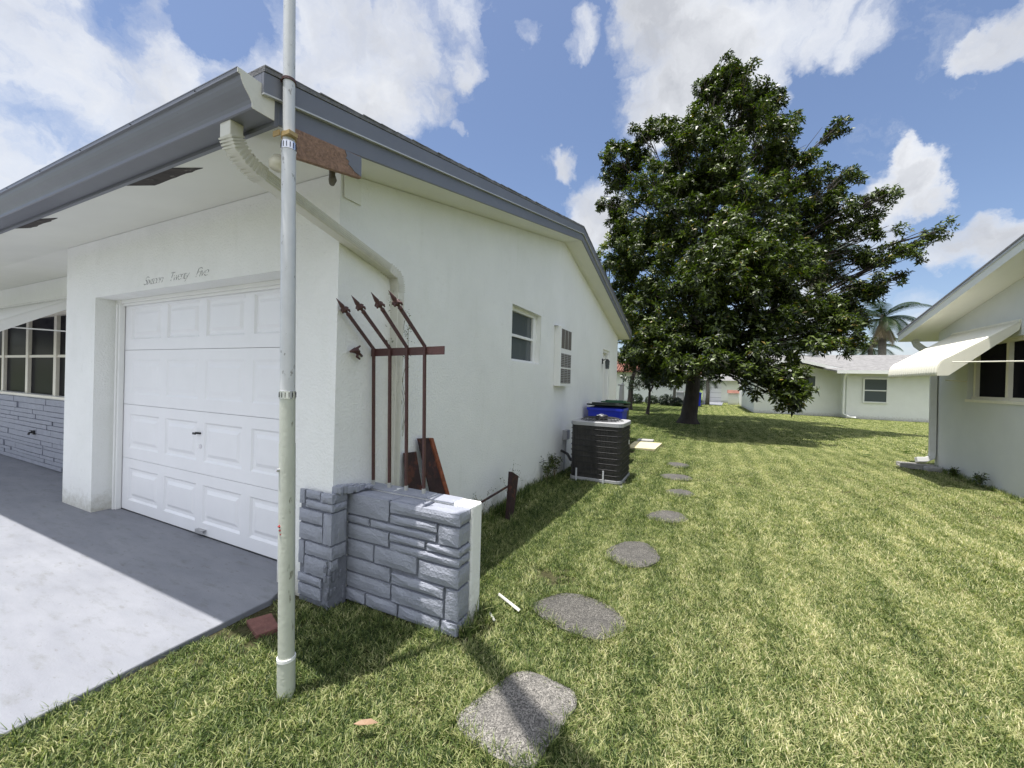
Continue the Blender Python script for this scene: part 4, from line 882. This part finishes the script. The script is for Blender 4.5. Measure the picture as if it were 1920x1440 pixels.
A2 = at(1328, 718, 46); B2 = at(1352, 752, 46); MB().box(A2.x, 45.94, 0, B2.x, 45.98, A2.z).build('garage_door', M['doorpaint'], h5)
b = MB()
for k in range(1, 4): z = A2.z*k/4; b.box(A2.x, 45.93, z-.015, B2.x, 45.939, z+.015)
b.build('door_groove', M['acgrey'], h5)
tag(MB().xy([(at(1312, 757, 40).x, 38), (at(1352, 757, 40).x, 38), (at(1356, 757, 45.9).x, 45.9), (at(1322, 757, 45.9).x, 45.9)], -.03, .03).build('far_driveway', M['drive']), kind='structure')
A = at(1366, 737, 41); B = at(1384, 758, 41)
t = empty('tile_capped_wall', ((A.x+B.x)/2, 41, 0), 'white garden wall stub with a red tile cap beyond the big tree', 'wall')
MB().box(A.x, 41, -.2, B.x, 41.3, A.z).build('wall_panel', M['stucco'], t); b = MB(); b.yz([(40.85, A.z), (41.45, A.z), (41.15, A.z+.28)], A.x-.1, B.x+.1); b.build('tile_cap', M['tile'], t)
p = at(1307, 750, 34); bin_('far_blue_bin', p.x-.3, 34, .6, .6, 1.05, M['blue'], M['blue'], 'blue wheeled bin far off just right of the big tree trunk')
p = at(1275, 745, 36); bin_('far_grey_bin', p.x-.3, 36, .6, .6, 1.05, M['acgrey'], M['acgrey'], 'grey wheeled bin far off just left of the big tree trunk')

# ------------------------------------------------------------------ trees
def leaf_cloud(C, Rr, n, size, out_bias=.6, nl=8, droop=0, squash=.8):
    """whorls of leaves scattered through a ball: returns vertices, quads(4), rnd"""
    d = rng.normal(size=(n, 3)); d /= np.linalg.norm(d, axis=1)[:, None]
    r = Rr*rng.random(n)**(1/3*(1-out_bias)+.05)
    c = np.array(C)+d*r[:, None]*np.array([1, 1, squash])
    ax = d*.7+np.array([0, 0, .75-droop])+rng.normal(size=(n, 3))*.3; ax /= np.linalg.norm(ax, axis=1)[:, None]
    return c, ax
def whorls(c, ax, size, nl):
    n = len(c); h = np.where(np.abs(ax[:, 2:3]) < .9, np.array([[0, 0, 1.]]), np.array([[1., 0, 0]]))
    a = np.cross(ax, h); a /= np.linalg.norm(a, axis=1)[:, None]; b_ = np.cross(ax, a)
    th = rng.random((n, 1))*6.28+np.arange(nl)[None]*2.4+rng.normal(size=(n, nl))*.2
    el = rng.uniform(-.2, .9, (n, nl)); L = size*rng.uniform(.6, 1.15, (n, nl)); Wd = L*rng.uniform(.28, .4, (n, nl))
    rad = a[:, None]*np.cos(th)[..., None]+b_[:, None]*np.sin(th)[..., None]
    dr = rad*np.cos(el)[..., None]+ax[:, None]*np.sin(el)[..., None]
    sd = np.cross(dr, ax[:, None]+rng.normal(size=(n, nl, 3))*.25); sd /= np.linalg.norm(sd, axis=2)[..., None]+1e-6
    nm = np.cross(sd, dr)
    c0 = c[:, None]+ax[:, None]*rng.uniform(-.06, .06, (n, nl))[..., None]
    p0 = c0+dr*(.04*L[..., None]); p3 = c0+dr*L[..., None]-nm*(.12*L)[..., None]-np.array([0, 0, .1])*L[..., None]
    pm = c0+dr*(.5*L)[..., None]
    p1 = pm+sd*(.5*Wd)[..., None]+nm*(.05*L)[..., None]; p2 = pm-sd*(.5*Wd)[..., None]+nm*(.05*L)[..., None]
    V = np.stack([p0, p1, p3, p2], 2).reshape(-1, 3)
    Fq = np.arange(len(V)).reshape(-1, 4); r_ = np.repeat(rng.random(n*nl), 4)
    return V, Fq, r_
def tree(name, base, fork, blobs, label, leafm, barkm, tr, size, dens, nl=8, bs=1.0, cat='tree', group=None, ctr=None, droop=0):
    t = empty(name, (base[0], base[1], 0), label, cat, group)
    base = Vector(base); fork = Vector(fork)
    b = MB(); top = max(blobs, key=lambda q: q[2]); topv = Vector(top[:3])
    lean = [base-Vector((0, 0, .3)), base, base+Vector((.02, 0, .25)), base.lerp(fork, .5)+Vector((.03, .02, 0)), fork]
    main = lean+[fork.lerp(topv, k/6)+Vector((random.uniform(-.1, .1), random.uniform(-.1, .1), 0)) for k in range(1, 7)]
    rr = [tr*2.0, tr*1.6, tr*1.1, tr*.95, tr*.85]+[tr*.8*(1-k/6.6) for k in range(1, 7)]
    b.tube(main, rr, 12)
    axis = main[4:]
    for q in blobs:
        if len(q) > 5: continue
        p = Vector(q[:3]); 
        if (p-topv).length < .2: continue
        zt = fork.z+(p.z-fork.z)*.55-.2*math.hypot(p.x-fork.x, p.y-fork.y)
        k = min(range(len(axis)), key=lambda i: abs(axis[i].z-zt)); s_ = axis[k]
        mid = s_.lerp(p, .5)+Vector((random.uniform(-.2, .2), random.uniform(-.2, .2), .25)); L_ = (p-s_).length
        r_ = max(.014, tr*.085*min(1.4, L_/3)); b.tube([s_, s_.lerp(mid, .5)+Vector((0, 0, .08)), mid, mid.lerp(p, .5)+Vector((0, 0, .05)), p], [r_*1.3, r_, r_*.8, r_*.6, r_*.3], 6)
        for _ in range(7):
            d = Vector((random.gauss(0, 1), random.gauss(0, 1), random.gauss(.3, .8))).normalized()*q[3]*random.uniform(.6, .95); a = mid.lerp(p, random.uniform(.4, 1)); e = p+d
            b.tube([a, a.lerp(e, .5)+Vector((0, 0, .06)), e], [r_*.35+.004, .012, .006], 5)
    b.build('trunk', barkm, t, smooth=True)
    cs, axs = [], []
    for q in blobs:
        n = int(dens*q[3]**2*(q[4] if len(q) > 4 else 1))
        # sub clumps
        k = max(4, int(9*q[3]**2)); d = rng.normal(size=(k, 3)); d /= np.linalg.norm(d, axis=1)[:, None]
        sc_ = np.array(q[:3])+d*(q[3]*rng.uniform(.2, 1.05, (k, 1)))*np.array([1, 1, .8])
        for s_ in sc_:
            c, a = leaf_cloud(s_, .34*q[3]**.5*random.uniform(.6, 1.2), max(3, n//k), size, .3, droop=droop); cs.append(c); axs.append(a)
    V, Fq, r_ = whorls(np.concatenate(cs), np.concatenate(axs), size, nl)
    npmesh('crown', V, Fq, leafm, t, r_)
    return t
# big tree: outline of leaf masses read off the photograph and placed at its real distance
YT = 18.0
TB = [(1365,150,38,0),(1345,175,45,.6),(1405,175,45,-.6),(1445,195,38,0),(1330,225,50,-1),(1385,235,60,1),(1435,245,52,-1),(1480,245,32,.3),(1300,265,45,1),(1190,270,0,0),
      (1215,255,34,0),(1240,235,26,.5),(1265,270,45,-.5),(1150,290,34,0),(1190,310,42,1),(1340,300,70,-1.5),(1410,300,60,0),(1470,290,40,1),(1280,330,60,1.5),(1220,340,48,-1.2),(1150,345,38,.4),
      (1140,385,30,-.4),(1190,395,48,0),(1250,400,60,-2),(1320,380,75,0),(1400,370,75,-2.2),(1460,350,50,1),(1520,300,34,0),(1555,250,26,.3),(1575,232,18,0),(1500,335,32,-.5),(1530,350,36,.8),
      (1570,345,34,-.3),(1600,335,28,.3),(1545,395,45,0),(1600,385,30,-.6),(1640,372,26,0),(1670,362,18,0),(1635,405,20,.4),(1490,400,60,0),(1440,440,75,-2.5),(1360,460,80,-3.2),(1280,470,72,-2.4),
      (1210,460,55,-.8),(1165,440,35,.5),(1170,500,45,.5),(1225,530,58,-1.5),(1290,545,70,-3.4),(1370,545,80,-3.8),(1450,520,70,-3.),(1520,480,48,-1.2),(1545,520,42,.5),(1595,470,22,0),(1620,490,34,.4),
      (1655,480,36,0),(1690,478,26,0),(1725,462,18,0),(1752,445,22,0),(1775,428,14,0),(1690,520,20,.2),(1600,530,40,-.4),(1640,545,32,.6),(1560,560,45,-1),(1500,580,55,-2.5),(1430,600,65,-3.6),(1350,615,70,-4),
      (1270,610,65,-3),(1205,590,50,-1.5),(1185,640,36,-1.2),(1230,660,42,-2),(1300,665,45,-3),(1370,665,50,-3.8),(1430,660,50,-4),(1480,640,45,-3.5),(1530,630,38,-2),(1580,620,34,-1),(1620,605,28,0),
      (1605,655,22,-.6),(1440,705,38,-4),(1470,735,30,-4.2),(1490,765,16,-4.3),(1400,690,30,-3.6),(1500,705,22,-4.1),(1410,735,16,-4),(1350,690,26,-3),(1560,600,34,-1),(1600,585,30,0),(1540,640,26,-2),(1590,640,24,-1),(1480,565,50,-2),(1625,560,24,0),(1205,675,44,-1),(1245,705,26,-1),(1222,695,30,-.5),(1275,650,44,-2.5),(1320,640,50,-3),(1290,690,34,-4.5),(1335,680,36,-5),(1250,660,40,-4),(1380,700,34,-4.6),(1360,128,24,.3),(1395,150,28,.6),(1330,160,26,0),(1620,420,34,.3),(1560,440,44,0),(1650,440,26,0),(1500,450,50,1),(1255,690,32,-2),(1170,600,40,0),(1180,560,45,1),(1215,630,44,-2.2),(1330,700,20,-2),(1450,700,34,-4.3),(1480,745,20,-4.3),(1495,720,24,-4.2),(1380,330,60,-1.6),(1310,340,50,-1),(1250,440,50,-1),(1170,460,40,0),(1580,560,36,0),(1540,590,34,-1),(1330,500,60,-4),(1420,480,60,-4),
      (1240,360,50,3),(1340,420,70,3.2),(1430,400,60,3),(1300,500,65,3.5),(1400,520,70,3.6),(1500,500,50,2.6),(1240,560,50,3),(1350,600,60,3.5),(1460,600,55,3.2),(1290,230,35,1.5),(1395,200,40,1.2),(1230,620,40,2.4)]
blobs = []
for x, y, r_, dy in TB:
    if r_ == 0: continue
    Y = YT+dy*1.15; p = at(x, y, Y); dist = (p-CAM).dot(Fv); blobs.append((p.x, p.y, p.z, max(.3, r_*dist/FPX*1.0)))
B0 = list(blobs)
for q in B0:      # fill in between neighbouring leaf masses so that the crown reads as one
    nb = sorted(B0, key=lambda p: (p[0]-q[0])**2+(p[1]-q[1])**2+(p[2]-q[2])**2)[1:5]
    for p in nb:
        if random.random() < (.5 if q[0] < 2.6 else .2): blobs.append(tuple((a+c)/2+random.uniform(-.25, .25) for a, c in zip(q[:3], p[:3]))+(.62*(q[3]+p[3])/2, 1.0, 1))
tb = at(1290, 787, YT)
tree('broadleaf_tree', (tb.x, YT, 0), at(1302, 690, YT), blobs, 'very large dark green broadleaf tree on the lawn between the houses', M['leaf'], M['bark'], .30, .172, 200, nl=8)
def bl(L, Y): 
    o = []
    for x, y, r_, dy in L:
        p = at(x, y, Y+dy); o.append((p.x, p.y, p.z, max(.25, r_*(p-CAM).dot(Fv)/FPX)))
    return o
def btree(name, px, Y, L, label, leafm, size, dens, tr=.12, fy=None, barkm='bark', **k):
    p = at(px, 740, Y); tree(name, (p.x, Y, 0), at(px+3, fy or 690, Y), bl(L, Y), label, M[leafm], M[barkm], tr, size, dens, **k)
btree('yellowing_tree', 1150, 27, [(1140,462,24,0),(1158,490,30,0),(1130,510,24,0),(1165,540,32,0),(1145,560,34,0),(1180,480,26,1),(1125,480,18,0),(1170,600,34,0)], 'yellow green leafed tree showing above the house roof, left of the big tree', 'leafy', .26, 60, barkm='bark', fy=640)
btree('shade_tree', 1180, 25, [(1175,620,36,0),(1195,660,34,0),(1200,690,26,0),(1222,700,26,.5),(1192,640,30,-1),(1215,600,40,1),(1165,670,26,0),(1250,640,44,2),(1215,690,26,-1)], 'dark tree right behind the far corner of the near house', 'leafd', .22, 110, tr=.16, fy=720)
btree('small_tree', 1215, 22, [(1200,705,26,0),(1225,690,30,.4),(1248,712,26,0),(1190,725,16,0),(1215,725,20,0),(1262,700,22,.5),(1240,675,26,0)], 'small slender tree in shade left of the big trunk', 'leafd', .17, 110, tr=.07, fy=735)
btree('round_tree', 1262, 33, [(1262,700,34,0),(1240,705,28,0),(1285,705,28,0),(1210,700,26,0),(1300,690,24,0)], 'rounded bushy tree in front of the tiled house', 'leafd', .22, 70, tr=.12, barkm='palebark', fy=730)
btree('far_round_tree', 1345, 55, [(1335,690,22,0),(1360,695,20,0),(1385,685,26,0),(1310,695,24,0)], 'yellow green tree far off above the small garage', 'leafy', .4, 16, fy=710)
# palms
def palm(name, px, Y, topy, label, nf=16, fl=2.6, tr=.14, dead=0, leafm='palm', sprd=1., base_z=0):
    c = at(px, topy, Y); t = empty(name, (c.x, c.y, 0), label, 'palm')
    b = MB(); b.tube([(c.x, c.y, base_z-.2), (c.x+.05, c.y, c.z*.5), (c.x, c.y, c.z)], [tr*1.3, tr, tr*.8], 10); b.tube([(c.x, c.y, c.z-.1), (c.x, c.y, c.z+.5)], [tr*.8, tr*.3], 8); b.build('trunk', M['palebark'], t, smooth=True)
    for kind in ((0, 1) if dead else (0,)):
        Vs = []; n = nf if not kind else dead
        for k in range(n):
            a = 2*math.pi*(k+random.random()*.6)/n; el = random.uniform(-.15, 1.15) if not kind else random.uniform(-1.3, -.7); L_ = fl*random.uniform(.8, 1.1)*(1 if not kind else .8)
            pts = []; p = Vector((c.x, c.y, c.z+.1)); e = el
            for s_ in range(15):
                pts.append(p.copy()); p = p+Vector((math.cos(a)*math.cos(e), math.sin(a)*math.cos(e), math.sin(e)))*(L_/14); e -= .12*sprd if not kind else .03
            for s_ in range(1, 14):
                d = (pts[s_+1]-pts[s_]).normalized(); sd = d.cross(Vector((0, 0, 1))).normalized(); ll = fl*.22*math.sin(math.pi*(s_+1.5)/16)+.1
                for q in (-1, 1):
                    for m_ in (0, .33, .66):
                        o_ = pts[s_]+(pts[s_+1]-pts[s_])*m_; tip = o_+(sd*q*.8+d*.5+Vector((0, 0, -.45 if not kind else -.9))).normalized()*ll; w_ = d*.028*fl/2.6
                        Vs += [o_-w_, o_+w_, tip+w_*.2, tip-w_*.2]
        V = np.array([tuple(v) for v in Vs]); Fq = np.arange(len(V)).reshape(-1, 4)
        npmesh('dead_fronds' if kind else 'crown', V, Fq, M['deadpalm' if kind else leafm], t, np.repeat(rng.random(len(Fq)), 4))
    return t
palm('royal_palm', 1655, 46, 600, 'palm with pale straight trunk rising behind the rear house roof', 18, 3.4, .30, 6)
palm('royal_palm', 1632, 52, 655, 'low palm crown just left of the pale palm trunk over the rear house', 14, 3.2, .25)
palm('coconut_palm', 1535, 46, 470, 'tall palm with hanging dead fronds hidden behind the big tree', 14, 4.6, .2, 16)
palm('frond_palm', 1488, 36, 655, 'low palm with arching fronds beside the roof of the rear house', 14, 3.2, .2)
palm('cabbage_palm', 1327, 38, 715, 'thin palm trunk standing in front of the small far garage', 10, 1.6, .15)
# hedge bushes at the tiled house
def bush(px, Y, r_, label, group, py=752, leafm='leafd', size=.16, n=240):
    c = at(px, py, Y); t = empty('shrub', (c.x, Y, 0), label, 'shrub', group)
    cs, ax = leaf_cloud((c.x, Y, r_*.6), r_, n, size, .6); cs[:, 2] = np.abs(cs[:, 2]); V, Fq, q = whorls(cs, ax, size, 6); npmesh('foliage', V, Fq, M[leafm], t, q)
    b = MB()
    for k in range(5): a = random.uniform(0, 6.3); b.tube([(c.x, Y, 0), (c.x+r_*.5*math.cos(a), Y+r_*.5*math.sin(a), r_*.8)], [.02, .006], 5)
    b.build('stem', M['bark'], t)
for px, Y, r_, lab in [(1192, 34, .55, 'low dark shrub nearest the near house corner, in front of the tiled house'), (1222, 35, .5, 'low dark shrub behind the small slender tree'), (1250, 34, .6, 'dark shrub between the small slender tree and the big trunk'), (1268, 33, .45, 'small shrub just left of the big trunk')]:
    bush(px, Y, r_, lab, 'shrubs along the tiled house')
# distant tree belts behind the rear house
for i, (px, Y, r_) in enumerate([(1130, 60, 3.5), (1215, 58, 3.2), (1290, 62, 2.8), (1450, 60, 2.2), (1560, 64, 2.0), (1700, 66, 2.0), (1745, 60, 2.2)]):
    c = at(px, 715, Y); L_ = [(c.x+random.uniform(-2, 2), Y+random.uniform(-1, 1), random.uniform(.9, 1.6)*r_*.6, r_*.5) for _ in range(5)]
    labs = ['distant dark tree behind the near house, farthest left', 'distant tree right behind the tiled house', 'distant tree over the end of the tiled roof', 'distant low tree behind the lower right of the big crown', 'distant low tree above the middle of the rear house', 'distant low tree left of the awning', 'distant low tree beside the right house eave']
    tree('distant_tree', (c.x, Y, 0), (c.x, Y, 1.2), L_, labs[i], M['leafd'], M['bark'], .2, .5, 12, nl=7, group='trees on the skyline')

# ------------------------------------------------------------------ vines and weeds
def leaflets(P, size, mt, name, label, cat, kind=None, parent=None):
    c = np.array(P); ax = rng.normal(size=c.shape); ax[:, 0] += .8; ax /= np.linalg.norm(ax, axis=1)[:, None]
    V, Fq, r_ = whorls(c, ax, size, 3); o = npmesh(name, V, Fq, mt, parent, r_); 
    return tag(o, label, cat, None, kind)
vn = empty('climbing_vine', (-2.1, 2.4, .7), 'thin dying vine climbing beside the downspout behind the grille', 'vine')
b = MB()
for k in range(7):
    y = random.choice([2.30, 2.43, 2.45, 2.5]); P = []; z = random.uniform(.6, 1.2); x = -2.16
    for i in range(14): P.append((x+random.uniform(0, .01), y, z)); y += random.uniform(-.03, .03); z += .07
    b.tube(P, .0018, 4)
b.build('stem', M['leafbark'], vn)
P = [(-2.08, 2.43+random.gauss(0, .012), random.uniform(1.62, 2.05)) for _ in range(34)]+[(-2.14, 2.31+random.gauss(0, .01), random.uniform(1.7, 2.12)) for _ in range(20)]
leaflets(P, .02, M['leaf'], 'foliage', None, None, parent=vn)
def weed(x, y, h, n, label, lf=.022):
    t = empty('weed', (x, y, 0), label, 'weed', 'weeds along the side wall'); b = MB(); P = []
    for k in range(n):
        a = random.uniform(0, 6.3); L_ = h*random.uniform(.6, 1); dx, dy = math.cos(a)*.25*L_, math.sin(a)*.25*L_; pts = [(x+dx*t_**1.5, y+dy*t_**1.5, L_*t_) for t_ in (0, .3, .6, .85, 1)]
        b.tube(pts, [.002, .0018, .0015, .0012, .001], 4); P += [tuple(Vector(pts[i])+Vector((random.uniform(-.02, .02), random.uniform(-.02, .02), random.uniform(-.02, .02)))) for i in (2, 3, 3, 4)]
    b.build('stem', M['leafbark'], t); c = np.array(P); ax = rng.normal(size=c.shape); ax[:, 2] += 1; ax /= np.linalg.norm(ax, axis=1)[:, None]
    V, Fq, r_ = whorls(c, ax, lf, 4); npmesh('foliage', V, Fq, M['leaf'], t, r_)
weed(-2.02, 3.55, .42, 7, 'spindly weed just left of the short rusty post'); weed(-2.0, 4.2, .55, 6, 'tall spindly weed just right of the short rusty post'); weed(-1.98, 3.15, .3, 7, 'low leafy weed by the low wall slab')
weed(-2.08, 5.6, .36, 14, 'leafy weed clump at the wall before the condenser', .05); weed(-2.08, 5.95, .42, 16, 'taller leafy weed clump tight against the condenser', .05)
weed(4.08, 9.2, .2, 12, 'weed clump at the foot of the right house wall, near the image edge', .05); weed(4.10, 10.0, .16, 12, 'weed clump at the foot of the right house wall, near the downspout', .05)

# ------------------------------------------------------------------ grass
def blade_patch(name, n, rad, h0, h1, wd, lean=.95, square=False):
    if square: bx_ = rng.uniform(-rad, rad, n); by = rng.uniform(-rad, rad, n)
    else:
        a = rng.random(n)*6.283; q = rad*np.sqrt(rng.random(n)); bx_ = q*np.cos(a); by = q*np.sin(a)
    h = rng.uniform(h0, h1, n); th = rng.random(n)*6.283; ln = lean*rng.uniform(.2, 1.25, n); wv_ = wd*rng.uniform(.7, 1.3, n)
    dx, dy = np.cos(th), np.sin(th); ph = th+1.57+rng.normal(size=n)*.5; sx, sy = np.cos(ph), np.sin(ph)
    P = []
    for t_, wf in ((0, .8), (.45, 1.0), (.8, .65), (1, .08)):
        r_ = h*ln*t_**1.7; z = h*t_*(1-.35*ln*t_)
        for s_ in (-1, 1): P.append(np.stack([bx_+dx*r_+sx*wv_*wf*s_*.5, by+dy*r_+sy*wv_*wf*s_*.5, z-.006], 1))
    V = np.stack(P, 1).reshape(-1, 3); k = np.arange(n)[:, None]*8
    Fq = np.concatenate([k+np.array([[0, 1, 3, 2]]), k+np.array([[2, 3, 5, 4]]), k+np.array([[4, 5, 7, 6]])], 0)
    rv = rng.random(n); me_o = npmesh(name, V, Fq, M['grass'], None, np.repeat(rv, 8)); COL.objects.unlink(me_o); return me_o
near = [blade_patch('g', 56, .045, .016, .050, .0040) for _ in range(5)]
mid = [blade_patch('g', 330, .15, .018, .045, .0052, square=True) for _ in range(4)]
far = [blade_patch('g', 620, .40, .025, .055, .011, square=True) for _ in range(3)]
tall = [blade_patch('g', 16, .03, .06, .13, .0045, .8) for _ in range(3)]
protos = near+mid+far+tall
def inpoly(x, y, P):
    c = np.zeros(len(x), bool); j = len(P)-1
    for i in range(len(P)):
        xi, yi = P[i]; xj, yj = P[j]; m_ = ((yi > y) != (yj > y)) & (x < (xj-xi)*(y-yi)/(yj-yi+1e-12)+xi); c ^= m_; j = i
    return c
def blocked(x, y, pad=0.):
    m_ = np.zeros(len(x), bool)
    m_ |= (x < -2.49+.0+.012*np.sin(y*9)-pad*0+pad*.5) & (y < 1.80)
    m_ |= (x < -2.16) & (y > 1.78) & (y < 11.15)
    m_ |= (x > -2.18-pad) & (x < -1.25+pad) & (y > 1.955-pad) & (y < 2.24)
    m_ |= (x < -2.11+pad) & (y > 1.80-pad) & (y < 2.0)
    m_ |= (x > ax0-.06) & (x < ax1+.03) & (y > ay0-.04) & (y < ay1+.1)
    m_ |= (x > -2.1) & (x < -1.4) & (y > 7.7) & (y < 9.7)
    m_ |= (x > HX-.03) & (y < 11.0)
    m_ |= (x > -1.62-pad) & (x < -.97+pad) & (y > 9.8-pad) & (y < 10.95+pad)
    m_ |= (x > 3.6) & (x < 4.15) & (y > 10.4) & (y < 10.92)
    m_ |= (x > XA0-.1) & (y > YA-.05); m_ |= (x > XA1) & (y > YBk-.1); m_ |= (y > 37.9) & (x < 0); m_ |= y > 45
    for Q in SP:
        c = Q.mean(0); m_ |= inpoly(x, y, c+(Q-c)*(1-(.10 if Q is SP[0] else .28)+pad*1.5))
    m_ |= ((x+1.733)**2+(y-1.25)**2) < .04**2
    m_ |= (x > -2.47) & (x < -2.2) & (y > 1.44) & (y < 1.66)
    return m_
pts, idx, rot, scl = [], [], [], []
def vis(x, y, m=.12):
    # keep what the camera (or a camera a step to its side) could see
    d = np.stack([x, y], 1); f_ = d@np.array([Fv.x, Fv.y]); r_ = d@np.array([Rv.x, Rv.y]); return (f_ > .6) & (np.abs(r_) < f_*1.45+1.6)
def scatter(x0, x1, y0, y1, sp, ids, s0, s1, cond=None, pad=0.):
    nx_ = int((x1-x0)/sp); ny_ = int((y1-y0)/sp); X, Y = np.meshgrid(np.arange(nx_)*sp+x0, np.arange(ny_)*sp+y0); x = X.ravel()+rng.uniform(-.6, .6, X.size)*sp; y = Y.ravel()+rng.uniform(-.6, .6, X.size)*sp
    k = vis(x, y) & ~blocked(x, y, pad)
    if cond is not None: k &= cond(x, y)
    x, y = x[k], y[k]; n = len(x); pts.append(np.stack([x, y, ground_z(x, y)], 1)); idx.append(rng.choice(ids, n)); rot.append(rng.random(n)*6.283); scl.append(rng.uniform(s0, s1, n))
bare = lambda x, y: np.exp(-(((x+2.30)/.22)**2+((y-1.50)/.24)**2))+.85*np.exp(-(((x+1.0)/.22)**2+((y-2.95)/.18)**2))+.55*np.exp(-(((x+1.25)/.14)**2+((y-2.1)/.2)**2))
keep = lambda x, y: rng.random(len(x)) > bare(x, y)*1.15
D2 = lambda x, y: np.hypot(x, y)
scatter(-3, 7, -.5, 7, .036, range(0, 5), .7, 1.15, lambda x, y: (D2(x, y) < 4.6) & keep(x, y))
scatter(-3, 9, 0, 11, .055, range(0, 5), 1.0, 1.4, lambda x, y: (D2(x, y) >= 4.6) & (D2(x, y) < 7) & keep(x, y))
scatter(-3, 12, 0, 16, .17, range(5, 9), .85, 1.15, lambda x, y: (D2(x, y) >= 6.9) & (D2(x, y) < 14), pad=.07)
scatter(-12, 20, 8, 46, .42, range(9, 12), .85, 1.2, lambda x, y: (D2(x, y) >= 13.8) & (D2(x, y) < 48), pad=.1)
# longer tufts against walls, posts and slabs
def edge(p0, p1, sp, w_, s0=.6, s1=1.1):
    p0, p1 = np.array(p0), np.array(p1); n = int(np.linalg.norm(p1-p0)/sp); t_ = rng.random(n)[:, None]; q = p0+(p1-p0)*t_+rng.normal(size=(n, 2))*w_
    pts.append(np.c_[q, ground_z(q[:, 0], q[:, 1])]); idx.append(rng.choice(range(12, 15), n)); rot.append(rng.random(n)*6.283); scl.append(rng.uniform(s0, s1, n))
edge((-2.10, 2.3), (-2.10, 6.0), .010, .06, .7, 1.6); edge((-2.1, 2.6), (-1.6, 4.4), .03, .16, .7, 1.2); edge((-2.15, 1.90), (-1.28, 1.92), .03, .015, .4, .75); edge((-1.22, 1.98), (-1.20, 2.3), .016, .02, .7, 1.5)
for Q in SP:
    for i in range(0, len(Q)): edge(tuple(Q[i]), tuple(Q[(i+1) % len(Q)]), .010, .016, .35, .8)
edge((-2.45, -.5), (-2.50, 1.2), .04, .02, .35, .7); edge((4.14, 7), (4.14, 11), .03, .03, .7, 1.3); edge((-1.72, 1.22), (-1.74, 1.28), .004, .03, .4, .8)
edge((-1.9, 6.0), (-1.05, 6.0), .04, .02, .4, .8); edge((-1.03, 6.0), (-1.03, 6.9), .05, .02, .4, .8)
pts = np.concatenate(pts); idx = np.concatenate(idx); rot = np.concatenate(rot); scl = np.concatenate(scl)
gm = bpy.data.meshes.new('grass'); gm.vertices.add(len(pts)); gm.vertices.foreach_set('co', pts.astype(np.float32).ravel())
for nm, ty, ar in (('pick', 'INT', idx.astype(np.int32)), ('rz', 'FLOAT', rot.astype(np.float32)), ('sc', 'FLOAT', scl.astype(np.float32))):
    a = gm.attributes.new(nm, ty, 'POINT'); a.data.foreach_set('value', ar)
go = bpy.data.objects.new('grass', gm); COL.objects.link(go); gm.materials.append(M['grass'])
tag(go, 'mown green and straw coloured lawn grass between the houses', 'grass', kind='stuff')
ng = bpy.data.node_groups.new('grass_scatter', 'GeometryNodeTree'); ng.interface.new_socket('Geometry', in_out='INPUT', socket_type='NodeSocketGeometry'); ng.interface.new_socket('Geometry', in_out='OUTPUT', socket_type='NodeSocketGeometry')
g = NT(ng); gi = g.n('NodeGroupInput'); gout = g.n('NodeGroupOutput')
jn = g.n('GeometryNodeJoinGeometry')
for o_ in protos[::-1]:
    oi = g.n('GeometryNodeObjectInfo', i={'Object': o_}) if 0 else g.n('GeometryNodeObjectInfo'); oi.inputs['Object'].default_value = o_; oi.inputs['As Instance'].default_value = True
    ng.links.new(oi.outputs['Geometry'], jn.inputs[0])
iop = g.n('GeometryNodeInstanceOnPoints'); iop.inputs['Pick Instance'].default_value = True
ng.links.new(gi.outputs[0], iop.inputs['Points']); ng.links.new(jn.outputs[0], iop.inputs['Instance'])
def na(nm, ty): n_ = g.n('GeometryNodeInputNamedAttribute', data_type=ty); n_.inputs[0].default_value = nm; return n_.outputs[0]
ng.links.new(na('pick', 'INT'), iop.inputs['Instance Index'])
cx_ = g.n('ShaderNodeCombineXYZ'); ng.links.new(na('rz', 'FLOAT'), cx_.inputs[2]); ng.links.new(cx_.outputs[0], iop.inputs['Rotation'])
cs_ = g.n('ShaderNodeCombineXYZ')
for k in range(3): ng.links.new(na('sc', 'FLOAT'), cs_.inputs[k])
ng.links.new(cs_.outputs[0], iop.inputs['Scale']); ng.links.new(iop.outputs[0], gout.inputs[0])
md = go.modifiers.new('scatter', 'NODES'); md.node_group = ng
print('grass instances', len(pts))
